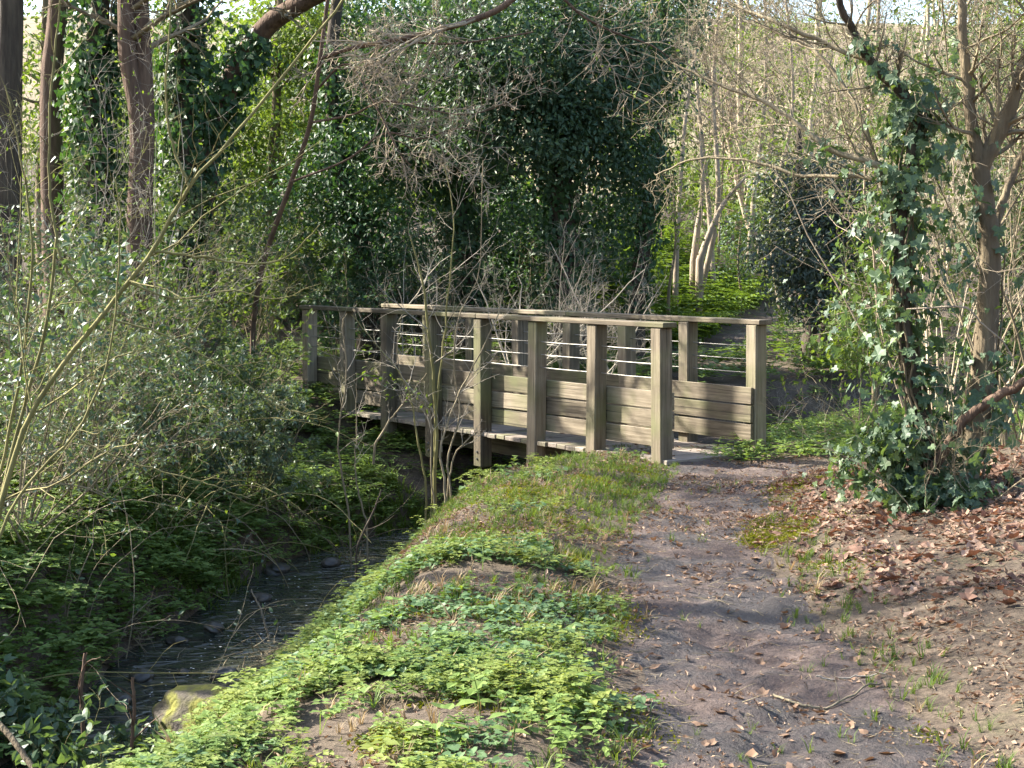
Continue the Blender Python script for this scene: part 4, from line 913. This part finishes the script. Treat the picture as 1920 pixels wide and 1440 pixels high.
def feather(rng, g):
    for q in range(rng.integers(4, 7)):
        a = rng.uniform(0, 6.28); n = 7; l = rng.uniform(.07, .13); t = np.linspace(0, 1, n); d = np.array([math.cos(a), math.sin(a)])
        P = np.column_stack([np.outer(t * l, d), .09 * np.sin(t * 2.2) * rng.uniform(.6, 1.1)])
        if not LO[0]: leaves(g, BLADE, np.zeros((1, 3)), P[3:4] - P[:1], np.array([[0, 0, 1.]]), np.linalg.norm(P[3]), .35)
        for s in (-1, 1):
            dd = np.column_stack([np.tile(d * .5 + s * np.array([-d[1], d[0]]), (n - 2, 1)), np.full(n - 2, .05)])
            leaves(g, LEAF2, P[2:], dd, np.tile([0, 0, 1.], (n - 2, 1)) + rng.normal(size=(n - 2, 3)) * .2, l * .42 * (1.15 - t[2:] * .7), 1.3)
        leaves(g, LEAF2, P[-1:], np.append(d, -.1)[None], np.array([[0, 0, 1.]]), l * .3, 1.2)
def dock(rng, g):
    for q in range(rng.integers(5, 9)):
        a = rng.uniform(0, 6.28); d = np.array([[math.cos(a), math.sin(a), rng.uniform(.4, 1.3)]])
        leaves(g, LEAF6, np.zeros((1, 3)), d, np.array([[-math.cos(a), -math.sin(a), .9]]), rng.uniform(.055, .10), 1.1)
def tuft(rng, g):
    n = rng.integers(6, 11); a = rng.uniform(0, 6.28, n); e = rng.uniform(.8, 3, n)
    d = np.column_stack([np.cos(a), np.sin(a), e]); leaves(g, BLADE, np.column_stack([rng.normal(size=(n, 2)) * .008, np.zeros(n)]), d, np.column_stack([-np.cos(a), -np.sin(a), np.full(n, .3)]), rng.uniform(.05, .12, n), .9)
def fernplant(rng, g):
    for q in range(rng.integers(5, 8)):
        a = rng.uniform(0, 6.28); n = 10; l = rng.uniform(.35, .6); t = np.linspace(0, 1, n); d = np.array([math.cos(a), math.sin(a)])
        P = np.column_stack([np.outer(t * l, d), .30 * np.sin(t * 2.4)])
        for s in (-1, 1):
            dd = np.column_stack([np.tile(d * .35 + s * np.array([-d[1], d[0]]), (n - 2, 1)), np.full(n - 2, -.1)])
            leaves(g, LEAF2, P[2:], dd, np.tile([0, 0, 1.], (n - 2, 1)), l * .32 * (1.1 - t[2:] * .85), .8)
TEMPL = {nm: [template(f, 900 + i * 13 + j) for j in range(5)] for i, (nm, f) in enumerate((('nettle', nettle), ('rosette', rosette), ('feather', feather), ('dock', dock), ('tuft', tuft), ('fern', fernplant)))}

for _k, _f in (('nettle', nettle), ('rosette', rosette), ('feather', feather)): TEMPL[_k + '_lo'] = [template(_f, 1200 + _j, True) for _j in range(5)]

def scatter(rng, geo, kind, X, Y, smin, smax, sink=0.0, zlift=0.0):
    if len(X) == 0: return
    Z = ground(X, Y) - sink + zlift; vi = rng.integers(0, 5, len(X)); yaw = rng.uniform(0, 6.283, len(X)); s = rng.uniform(smin, smax, len(X))
    tx = rng.normal(size=len(X)) * .15; ty = rng.normal(size=len(X)) * .15
    for v in range(5):
        m = vi == v; tv, tf = TEMPL[kind][v]; c, sn = np.cos(yaw[m])[:, None], np.sin(yaw[m])[:, None]; S = s[m][:, None]
        vx = (tv[None, :, 0] * c - tv[None, :, 1] * sn) * S; vy = (tv[None, :, 0] * sn + tv[None, :, 1] * c) * S; vz = tv[None, :, 2] * S
        V = np.stack([vx + tx[m][:, None] * vz + X[m][:, None], vy + ty[m][:, None] * vz + Y[m][:, None], vz + Z[m][:, None]], -1)
        n = m.sum(); base = np.arange(n) * len(tv); first = True
        start = geo.n
        for f in tf:
            ff = (base[:, None, None] + f[None]).reshape(-1, f.shape[1])
            if first: geo.add(V, ff); first = False
            else: geo.f.append(ff + start)

def sample(rng, n, x0, x1, y0, y1, dens):
    x = rng.uniform(x0, x1, n); y = rng.uniform(y0, y1, n); k = (rng.uniform(size=n) < dens(x, y)) & visible(x, y, .4)
    return x[k], y[k]

def sdist(x, y): return polydist(x, y, STREAM)[0]
def pdist(x, y): return polydist(x, y, PATH)[0]

rg = np.random.default_rng(500)
# density of herbs on the near verge (between stream and path)
BOULDER = (400, 1392)
def verge(x, y):
    s = sdist(x, y); p = pdist(x, y)
    _D = (CAMZ - WATER) * F / (BOULDER[1] - 490); _q = px(BOULDER[0], BOULDER[1], _D)
    s = np.where(np.hypot(x - _q[0] - .02, y - _q[1] + .10) < .42, -1, s)
    e = sstep(.44, .62, s) * sstep(-.45, -1.15, p + .5 * (noise2(x, y, .35, 44, 2) - .5)) * (s > 0) * (y < 13.2)
    return e * sstep(.44 - .10 * sstep(9, 7, y), .58 - .10 * sstep(9, 7, y), noise2(x, y, .6, 42, 3)) * (0.10 + .90 * np.maximum(sstep(10.2, 8.0, y), sstep(1.3, .7, s) * (y < 12)))
for kind, n, a, b, sd_, mt, lab in (('nettle', 9000, .45, 1.15, 51, 'herb', 'bright green young nettles on the bank between stream and path'), ('rosette', 12000, .5, 1.25, 52, 'herb_cool', 'round-leaved ground cover in cooler green on the near bank'), ('feather', 5600, .5, 1.3, 53, 'herb_yellow', 'yellowish feathery herbs on the near bank')):
    g = Geo(); X, Y = sample(rg, n, -2.2, 1.3, 4.4, 13.4, lambda x, y: verge(x, y) * sstep(.40, .58, noise2(x, y, .7, sd_, 3)))
    scatter(rg, g, kind, X, Y, a, b)
    tag(link('ground_cover', g.mesh('ground_cover'), M[mt]), lab, 'ground cover', kind='stuff')
g = Geo(); X, Y = sample(rg, 1500, -2, 1.6, 4.4, 13.4, lambda x, y: (sdist(x, y) > .35) * sstep(.3, .6, np.abs(pdist(x, y))) * (noise2(x, y, .5, 58, 3) > .5) * (.35 + .65 * sstep(10, 8, y))); scatter(rg, g, 'tuft', X, Y, .4, 1.2)
g2 = Geo(); X, Y = sample(rg, 9000, -1.6, 1.6, 8.2, 13.3, lambda x, y: (sdist(x, y) > .5) * (pdist(x, y) < -.38) * sstep(.30, .5, noise2(x, y, .5, 59, 3))); scatter(rg, g2, 'tuft', X, Y, .25, .65)
tag(link('grass', g2.mesh('grass'), M['grass']), 'short fresh grass on the verge leading up to the bridge', 'grass', kind='stuff')
tag(link('dry_grass', g.mesh('dry_grass'), M['straw']), 'straw-coloured dead grass among the herbs of the near bank', 'grass', kind='stuff')
# larger single plants on the verge
pm = {}
for nm in ('dock', 'nettle', 'rosette', 'feather'):
    for v in range(5):
        gg = Geo(); tv, tf = TEMPL[nm][v]; gg.v = [tv]; gg.f = list(tf); gg.n = len(tv); me = gg.mesh(nm + '_plant'); me.materials.append(M['herb']); pm[nm, v] = me
spots = [(790, 1258, 'dock'), (905, 1070, 'nettle'), (560, 1215, 'nettle'), (640, 1240, 'nettle'), (1000, 1290, 'dock'), (860, 1110, 'dock'), (460, 1400, 'feather'), (900, 1340, 'nettle'), (700, 1330, 'rosette'), (1060, 1200, 'dock'),
         (740, 1170, 'rosette'), (1020, 1090, 'nettle'), (600, 1380, 'feather'), (820, 1400, 'rosette'), (1100, 1330, 'nettle'), (540, 1300, 'feather'), (960, 1410, 'nettle')]
PLAB = ['bright broad-leaved plant beside the dark hollow in the near bank', 'nettle clump farthest up the near bank, above the moss cushion', 'nettle clump at the water side below the stream bend', 'nettle clump right of the water side one on the bank', 'broad-leaved plant in the lower middle of the herb carpet',
        'broad-leaved plant next to the upper nettle clump', 'feathery plant directly above the mossy boulder', 'nettle clump in the bottom middle of the herb carpet', 'round-leaved plant left of the bottom middle nettles', 'broad-leaved plant where the herbs meet the path',
        'round-leaved plant near the tan dead stem', 'nettle clump closest to the path, high on the bank', 'feathery plant along the bottom edge, right of the boulder', 'round-leaved plant at the bottom edge of the picture', 'nettle clump at the lower right corner of the herb carpet', 'feathery plant overhanging the water above the boulder', 'nettle clump at the very bottom, middle of the picture']
for i, (x, y, nm) in enumerate(spots):
    D = 9.0
    for _ in range(30):
        q = px(x, y, D); D = D + (gz(q[0], q[1]) - q[2]) * -F / (y - 490) * .5
        D = min(max(D, 4.8), 14)
    q = px(x, y, D); nmn = {'dock': 'broad_leaved_plant', 'nettle': 'nettle_plant', 'rosette': 'round_leaved_plant', 'feather': 'feathery_plant'}[nm]
    lab = {'dock': 'broad-leaved plant standing proud of the herb carpet on the bank', 'nettle': 'young upright nettle clump on the stream bank', 'rosette': 'round-leaved plant in the herb carpet', 'feather': 'feathery-leaved plant at the edge of the stream bank'}[nm]
    lab = PLAB[i]
    o = tag(link(nmn, pm[nm, i % 5], None, None, (q[0], q[1], gz(q[0], q[1]))), lab, 'plant', 'leafy plants on the near bank'); sc_ = {'dock': 1.0, 'nettle': 1.7, 'rosette': 1.9, 'feather': 1.6}[nm]
    o.scale = (sc_,) * 3; o.rotation_euler = (0, 0, i * 1.3)

# herbs on the left bank, round the bend, and beyond the bridge
g = Geo()
def lbank(x, y): s = sdist(x, y); return (s < 0) * (1 - .65 * (y > 13.4) * (x > -3.2)) * sstep(.50, .66, -s) * sstep(6, 3.5, -s) * sstep(.25, .5, noise2(x, y, .7, 61, 3))
for kind, n, a, b in (('nettle_lo', 4600, 1.1, 2.3), ('feather_lo', 3600, 1.1, 2.3), ('rosette_lo', 2600, 1.1, 2.1)):
    X, Y = sample(rg, n, -5.5, 1.5, 6.5, 19.5, lbank); scatter(rg, g, kind, X, Y, a, b)
gw = Geo()
def wedge(x, y): s = sdist(x, y); return (s < 0) * sstep(.46, .56, -s) * sstep(1.8, 1.1, -s)
for kind, n, a, b in (('nettle_lo', 2500, .9, 1.6), ('feather', 2200, 1.0, 1.9)):
    X, Y = sample(rg, n, -4.0, .5, 7, 15.5, wedge); scatter(rg, gw, kind, X, Y, a, b)
tag(link('ground_cover', gw.mesh('ground_cover'), M['herb']), 'fresh green feathery herbs hanging over the left edge of the water', 'ground cover', kind='stuff')
tag(link('ground_cover', g.mesh('ground_cover'), M['herb_dark']), 'shaded green herbs covering the left bank of the stream', 'ground cover', kind='stuff')
g = Geo()
def rside(x, y): s = sdist(x, y); return (s > .5) * (y > 12.9) * sstep(1.45, 1.8, x - (y - 13) * .45) * sstep(.2, .45, noise2(x, y, .6, 63, 3))
for kind, n, a, b in (('nettle_lo', 2000, .9, 1.6), ('rosette_lo', 2000, 1.1, 1.9)):
    X, Y = sample(rg, n, 1.6, 5.5, 13.0, 18.0, rside); scatter(rg, g, kind, X, Y, a, b)
tag(link('ground_cover', g.mesh('ground_cover'), M['herb']), 'bright green herb patch right of the bridge entrance', 'ground cover', kind='stuff')
g = Geo()
def beyond(x, y): s = sdist(x, y); return (s < -.28) * (np.abs(polydist(x, y, FARPATH)[0]) > .5) * sstep(.2, .45, noise2(x, y, 1.0, 65, 3))
X, Y = sample(rg, 1200, -6, 9, 16.5, 26, beyond); scatter(rg, g, 'nettle_lo', X, Y, 2.0, 3.5); X, Y = sample(rg, 900, -6, 9, 16.5, 26, beyond); scatter(rg, g, 'feather_lo', X, Y, 1.5, 3.0)
tag(link('ground_cover', g.mesh('ground_cover'), M['herb_dark']), 'dark undergrowth on the forest floor behind the bridge', 'ground cover', kind='stuff')
# ferns and long grass on the bank by the far path
g = Geo()
def fbank(x, y): f = polydist(x, y, FARPATH)[0]; return (f < -.35) * (f > -4.2) * (y > 22.5) * (y < 36)
X, Y = sample(rg, 1000, -1, 7, 22, 34, fbank); scatter(rg, g, 'fern', X, Y, .9, 1.7); X, Y = sample(rg, 2600, -1, 7, 22, 32, fbank); scatter(rg, g, 'tuft', X, Y, 2.5, 4.5)
tag(link('grass', g.mesh('grass'), M['fern']), 'bright sunlit ferns and long grass on the bank left of the far path', 'grass', kind='stuff')
g = Geo()
X, Y = sample(rg, 500, -2.5, 1.5, 17.8, 21.5, lambda x, y: (sdist(x, y) < -1.2) * (np.abs(polydist(x, y, FARPATH)[0]) > .35) * 1.0); scatter(rg, g, 'fern', X, Y, .35, .7)
X, Y = sample(rg, 350, -4, -1.2, 11.5, 16.5, lambda x, y: (sdist(x, y) < -.6) * 1.0 * (noise2(x, y, .9, 71, 2) > .5)); scatter(rg, g, 'fern', X, Y, .35, .7)
tag(link('ferns', g.mesh('ferns'), M['herb_dark']), 'green ferns on the far bank seen through the bridge rails', 'ferns', kind='stuff')
# grass tufts and moss over the verge and path edges
g = Geo()
def tufts(x, y):
    s = sdist(x, y); p = np.abs(pdist(x, y)); return (s > .5) * (y < 14) * (.10 + .9 * sstep(.35, .75, p)) * sstep(.44, .60, noise2(x, y, .5, 81, 3)) * sstep(2.0, 1.5, x)
X, Y = sample(rg, 13000, -2, 3.2, 4.4, 14, tufts); scatter(rg, g, 'tuft', X, Y, .35, .9)
tag(link('grass', g.mesh('grass'), M['grass']), 'short grass tufts scattered along the trodden path and verge', 'grass', kind='stuff')
g = Geo(); n = 150000
def mossd(x, y):
    s = sdist(x, y); p = pdist(x, y); return (s > .5) * (y < 13.6) * sstep(.32, .55, np.abs(p)) * sstep(.50, .62, noise2(x, y, .8, 91, 3)) * sstep(2.3, 1.7, x)
X, Y = sample(rg, n, -1.5, 2.6, 4.6, 13.6, mossd)
def hit(x, y):
    D = 9.0
    for _ in range(40):
        q = px(x, y, D); D = min(max(D - (gz(q[0], q[1]) - q[2]) * F / max(y - 490, 60) * .5, 4.6), 22)
    return px(x, y, D)
for (mx_, my_, rx_, ry_, cn_) in ((1460, 1000, .22, .5, 3200), (1420, 1015, .15, .3, 1400), (960, 1142, .15, .22, 2200), (870, 1235, .10, .15, 900), (1000, 930, .4, .5, 2600), (1120, 905, .35, .4, 2200), (900, 1000, .35, .5, 2200), (1050, 980, .3, .4, 1600), (1180, 882, .35, .35, 2600), (1500, 905, .25, .3, 1500), (720, 1385, .10, .12, 800), (1010, 1330, .10, .12, 700), (1060, 1050, .12, .2, 900)):
    q = hit(mx_, my_); X = np.append(X, q[0] + rg.normal(size=cn_) * rx_ * .5); Y = np.append(Y, q[1] + rg.normal(size=cn_) * ry_ * .5)
P = np.column_stack([X, Y, ground(X, Y)]); d = norm(rg.normal(size=P.shape) * [1, 1, .4] + [0, 0, .5]); leaves(g, LEAF2, P, d, norm(rg.normal(size=P.shape) + [0, 0, 1]), rg.uniform(.012, .026, len(P)))
tag(link('moss', g.mesh('moss'), M['moss']), 'yellow-green moss patches on the verges of the path', 'moss', kind='stuff')

g = Geo(); X, Y = sample(rg, 2600, -3.4, -.6, 11.2, 15.5, lambda x, y: (sdist(x, y) < -.36) * (sdist(x, y) > -1.9) * sstep(.35, .55, noise2(x, y, .8, 73, 2))); scatter(rg, g, 'tuft', X, Y, 1.0, 2.4)
tag(link('grass', g.mesh('grass'), M['fern']), 'bright grass sloping to the stream bend left of the bridge', 'grass', kind='stuff')
g = Geo(); n = 90; t = rg.uniform(7.6, 12.6, n); X = np.interp(t, [q[1] for q in STREAM[:30]], [q[0] for q in STREAM[:30]]) + rg.normal(size=n) * .14; P = np.column_stack([X, t, np.full(n, WATER + .006)])
leaves(g, LEAF4, P, perp(rg, np.tile([0, 0, 1.], (n, 1))), np.tile([0, 0, 1.], (n, 1)), rg.uniform(.008, .026, n), 1.8)
tag(link('foam', g.mesh('foam'), M['foam']), 'small flecks of white foam drifting on the stream', 'foam', kind='stuff')
# fallen leaves: mass of litter plus the largest ones singly
DEAD4 = fold([(0, 0, 0), (-.30, .40, .18), (.04, 1, .16), (.32, .48, .10), (0, .45, -.04)], [np.array([(0, 4, 1), (1, 4, 2), (2, 4, 3), (3, 4, 0)])])
def litter(n, region, dens, size, mat, label, tm=DEAD, flat=.35):
    g = Geo(); X, Y = sample(rg, n, *region, dens); P = np.column_stack([X, Y, ground(X, Y) + rg.uniform(.004, .016, len(X))])
    nn = norm(rg.normal(size=P.shape) * flat + [0, 0, 1]); d = perp(rg, nn); leaves(g, tm, P, d, nn, size[0] + (size[1] - size[0]) * rg.uniform(0, 1, len(P)) ** 1.7, rg.uniform(.7, 1.2))
    return tag(link('leaf_litter', g.mesh('leaf_litter'), mat), label, 'leaf litter', kind='stuff')
litter(60000, (-1.2, 3.4, 4.4, 14), lambda x, y: (sdist(x, y) > .7) * (.10 + .90 * sstep(.44, .62, noise2(x, y, .5, 95, 3))) * sstep(3.6, 2.6, x), (.009, .046), M['deadleaf'], 'small dry brown leaves and fragments strewn over the path', DEAD4)
litter(21000, (1.1, 4.6, 5.0, 13), lambda x, y: sstep(1.5, 1.95, x + .6 * (noise2(x, y, .6, 97, 3) - .5)) * sstep(12.4, 11.0, y) * sstep(6.6, 7.8, y + .4 * (noise2(x, y, .5, 99, 2) - .5)) * (.35 + .65 * sstep(.35, .55, noise2(x, y, .45, 98, 3))), (.018, .085), M['redleaf'], 'russet dead leaves heaped under the ivy tree at the right', DEAD, .26)
litter(2500, (-5, 6, 13, 24), lambda x, y: (np.abs(sdist(x, y)) > .6) * .7, (.04, .08), M['deadleaf'], 'dead leaves on the forest floor behind the bridge', LEAF2)
litter(2500, (-5, -1.6, 6.5, 15), lambda x, y: (sdist(x, y) < -.35) * .8, (.03, .06), M['deadleaf'], 'dead leaves caught among the left bank plants', LEAF2)
g = Geo(); X, Y = sample(rg, 5200, -.6, 2.6, 4.4, 13, lambda x, y: (sdist(x, y) > .9) * .8); n = len(X); S = np.column_stack([X, Y, ground(X, Y) + .008]); P, R = grow(rg, S, np.column_stack([rg.normal(size=(n, 2)), rg.normal(size=n) * .12]), rg.uniform(.02, .11, n), rg.uniform(.0012, .003, n), 4, .12, (0, 0, 0)); tubes(g, P, R, 3)
tag(link('twig_debris', g.mesh('twig_debris', True), M['twig']), 'broken twig ends scattered over the path and verge', 'debris', kind='stuff')
dl = []
for v in range(4):
    lg = Geo(); tv = DEAD[0].copy(); tv[:, 2] *= (.5, 1.0, 1.6, -.8)[v]; tv[:, 0] *= (1, 1.3, .8, 1.1)[v]; leaves(lg, (tv, DEAD[1]), np.zeros((1, 3)), np.array([[0, 1., 0]]), np.array([[0, 0, 1.]]), 1.0)
    for nm in ('deadleaf', 'redleaf'): me = lg.mesh('fallen_leaf'); me.materials.append(M[nm]); dl.append((me, nm))
def fallen(n, region, dens, size, nm, label, group):
    X, Y = sample(rg, n, *region, dens); mes = [m for m, q in dl if q == nm]
    for i in range(len(X)):
        s = rg.uniform(*size); o = link('fallen_leaf', mes[i % 4], None, None, (X[i], Y[i], gz(X[i], Y[i]) + .012)); o.scale = (s, s, s); o.rotation_euler = (rg.normal() * .25, rg.normal() * .25, rg.uniform(0, 6.28)); tag(o, label, 'leaf', group)
fallen(260, (.0, 2.2, 4.9, 10), lambda x, y: sstep(1.1, .5, np.abs(pdist(x, y))) * .8, (.04, .07), 'deadleaf', 'larger curled pale leaf lying on the trodden path', 'large fallen leaves on the path')
fallen(260, (1.5, 3.4, 6.8, 10.5), lambda x, y: sstep(1.6, 2.1, x) * .8, (.07, .105), 'redleaf', 'large russet leaf on the litter under the ivy tree', 'large russet leaves under the ivy tree')

rdk = np.random.default_rng(8); mb = Matrix.Rotation(BANG, 3, 'Z')
for i in range(26):
    v = mb @ Vector((rdk.uniform(0, 5.5), -rdk.uniform(.05, 1.05), 0)); o = link('fallen_leaf', dl[2 * (i % 4)][0], None, None, (BX + v.x, BY + v.y, .004)); sc_ = rdk.uniform(.04, .07); o.scale = (sc_, sc_, sc_ * .6); o.rotation_euler = (0, 0, rdk.uniform(0, 6)); tag(o, 'dry leaf lying on the planks of the bridge deck', 'leaf', 'fallen leaves on the bridge deck')
# ================================================================== STONES, STICKS
def stonemat():
    m, N, L = newmat('wet stone'); tc = N.new('ShaderNodeTexCoord'); n = N.new('ShaderNodeTexNoise'); n.inputs['Scale'].default_value = 7; n.inputs['Detail'].default_value = 7; L.new(tc.outputs['Object'], n.inputs['Vector'])
    r = ramp(N, [(.014, .013, .011), (.038, .035, .028), (.075, .068, .052)], [.3, .5, .72]); L.new(n.outputs[0], r.inputs[0]); b = N.new('ShaderNodeBump'); b.inputs['Strength'].default_value = .6; b.inputs['Distance'].default_value = .02; L.new(n.outputs[0], b.inputs['Height'])
    p = N.new('ShaderNodeBsdfPrincipled'); p.inputs['Roughness'].default_value = .45; L.new(r.outputs[0], p.inputs['Base Color']); L.new(b.outputs[0], p.inputs['Normal']); o = N.new('ShaderNodeOutputMaterial'); L.new(p.outputs[0], o.inputs[0]); return m
def mossrock():
    m, N, L = newmat('mossy rock'); tc = N.new('ShaderNodeTexCoord'); n = N.new('ShaderNodeTexNoise'); n.inputs['Scale'].default_value = 5; n.inputs['Detail'].default_value = 8; L.new(tc.outputs['Object'], n.inputs['Vector'])
    n2 = N.new('ShaderNodeTexNoise'); n2.inputs['Scale'].default_value = 45; n2.inputs['Detail'].default_value = 5; L.new(tc.outputs['Object'], n2.inputs['Vector'])
    r = ramp(N, [(.055, .045, .034), (.075, .066, .035), (.125, .125, .018), (.17, .165, .02), (.10, .12, .022)], [.36, .44, .50, .60, .74]); L.new(n.outputs[0], r.inputs[0]); b = N.new('ShaderNodeBump'); b.inputs['Strength'].default_value = .8; b.inputs['Distance'].default_value = .015; L.new(n2.outputs[0], b.inputs['Height'])
    p = N.new('ShaderNodeBsdfPrincipled'); p.inputs['Roughness'].default_value = .9; L.new(r.outputs[0], p.inputs['Base Color']); L.new(b.outputs[0], p.inputs['Normal']); o = N.new('ShaderNodeOutputMaterial'); L.new(p.outputs[0], o.inputs[0]); return m
M['stone'] = stonemat(); M['mossrock'] = mossrock()
def rock(label, loc, size, mat, seed, name='rock', group=None):
    rng = np.random.default_rng(seed); bm = bmesh.new(); bmesh.ops.create_icosphere(bm, subdivisions=4, radius=1)
    for v in bm.verts:
        u = np.array(v.co); f = .75 + .5 * float(noise2(np.array([u[0] * 1.3 + seed]), np.array([u[1] * 1.3 + u[2] * 1.9]), .8, seed, 3)[0])
        v.co = Vector((u[0] * size[0] * f, u[1] * size[1] * f, max(u[2], -.6) * size[2] * f))
    me = bpy.data.meshes.new(name); bm.to_mesh(me); bm.free(); me.polygons.foreach_set('use_smooth', [True] * len(me.polygons)); me.materials.append(mat)
    o = link(name, me, None, None, loc); o.rotation_euler = (0, 0, rng.uniform(0, 6.28) if name == 'rock' and mat is M['stone'] else -.5); return tag(o, label, 'rock', group)
def on_water(x, y):
    D = (CAMZ - WATER) * F / (y - 490); return px(x, y, D)
q = on_water(BOULDER[0], BOULDER[1]); rock('large boulder covered in yellow-green moss at the water edge', (q[0], q[1], WATER + .06), (.36, .24, .20), M['mossrock'], 11)
for i, (x, y, s, lab) in enumerate([(265, 1285, .13, 'flat dark wet stone in midstream with a small ripple'), (400, 1190, .12, 'dark stone at the left bank where the stream narrows'), (490, 1132, .12, 'low black stone across the stream at the bend'), (520, 1078, .16, 'dark undercut stone under the far left bank'), (225, 1330, .11, 'dark stone at the left water edge'),
                                  (420, 1280, .12, 'grey stone at the right water edge above the mossy boulder'), (330, 1215, .09, 'small dark stone by the drifted leaves'), (620, 1065, .13, 'grey stone at the right edge of the stream bend'), (345, 1275, .06, 'small wet stone in midstream')]):
    q = on_water(x, y); rock(lab, (q[0], q[1], WATER + .01), (s * .85, s * .6, s * .38), M['stone'], 20 + i)

def stick(label, pts, D, r0, r1, mat, twigs=0, seed=0, name='stick', ground_it=False):
    rng = np.random.default_rng(seed); P = line(pts, D, 20)
    if ground_it: P[:, 2] = ground(P[:, 0], P[:, 1]) + .012 + rng.uniform(0, .01, 20)
    P = wobble(rng, P, .002); g = Geo(); tubes(g, P, rads(r0, r1, 20), 7)
    if twigs: q = np.linspace(0, 19, 8).astype(int); twig_tree(rng, g, P[q][None], rads(r0, r1, 20)[q][None], [dict(per=twigs, lf=(.2, .45), n=5, rf=.6)], 0)
    c = P[0].copy(); g.v = [v - c for v in g.v]
    return tag(link(name, g.mesh(name, True), mat, None, tuple(c)), label, 'stick')
stick('upright broken stick standing in the water, taller of two', [(160, 1500), (157, 1380), (152, 1300), (160, 1225)], 7.6, .012, .009, M['bark_brown'], 2, 1)
stick('upright broken stick standing in the water, right of the taller one', [(243, 1500), (247, 1400), (252, 1330), (249, 1272)], 7.7, .011, .008, M['bark_brown'], 3, 2)
stick('thick pale stick lying diagonally in the bottom left corner', [(-60, 1300), (0, 1360), (45, 1415), (90, 1480)], [7.2, 7.1, 7.0, 6.9], .016, .014, M['bark_tan'], 0, 3)
stick('thin curved branch lying across the muddy path', [(1450, 1255), (1500, 1280), (1570, 1280), (1660, 1250)], [6.1, 6.0, 6.0, 6.15], .006, .004, M['twig'], 2, 4, ground_it=True)
stick('straight grey twig lying on the path', [(1530, 1242), (1560, 1240), (1600, 1238), (1660, 1236)], 6.3, .004, .003, M['twig_grey'], 0, 5, ground_it=True)
stick('pale root-like stick leaning on the litter below the ivy', [(1708, 1018), (1722, 985), (1745, 955), (1762, 930)], [8.9, 9, 9.05, 9.1], .010, .006, M['bark_pale'], 0, 6)
stick('white bare twig arching in front of the ivy tree trunk', [(1700, 580), (1805, 576), (1840, 605), (1880, 640), (1905, 680)], [9.3, 9.2, 9.2, 9.2, 9.2], .006, .004, M['bark_pale'], 3, 7)
stick('reddish broken twig leaning at the stream edge', [(510, 1210), (500, 1180), (488, 1140), (470, 1105)], 10.5, .009, .005, M['bark_pale'], 2, 8)
stick('dark curved stem rising from the near bank left of the herbs', [(672, 1125), (668, 1070), (672, 1020), (700, 960), (715, 920)], 10.8, .010, .006, M['bark_dark'], 5, 9)
stick('tan dead stem standing among the herbs on the bank', [(680, 1245), (685, 1190), (700, 1120), (730, 1060)], 9.6, .007, .004, M['twig'], 5, 10)
stick('thin bramble runner stretching across the stream', [(0, 1285), (150, 1262), (300, 1262), (420, 1265), (520, 1285)], [8.4, 8.5, 8.6, 8.8, 9.0], .004, .003, M['twig_green'], 6, 11)
# drift of dead leaves and twigs caught on the banks
g = Geo()
for (x, y, D, s, n) in ((230, 1225, 10.2, .13, 60), (500, 1235, 9.9, .12, 80), (500, 1390, 8.0, .15, 60)):
    c = px(x, y, D); c[2] = max(gz(c[0], c[1]), WATER) + .03; S = c + rg.normal(size=(n, 3)) * [s, s, .04]; P, R = grow(rg, S, rg.normal(size=(n, 3)) * [1, 1, .35], rg.uniform(.1, .32, n), rg.uniform(.002, .005, n), 5, .12, (0, 0, 0)); tubes(g, P, R, 3)
tag(link('twig_debris', g.mesh('twig_debris', True), M['twig']), 'drifted dead twigs caught along the stream edge', 'debris', kind='stuff')
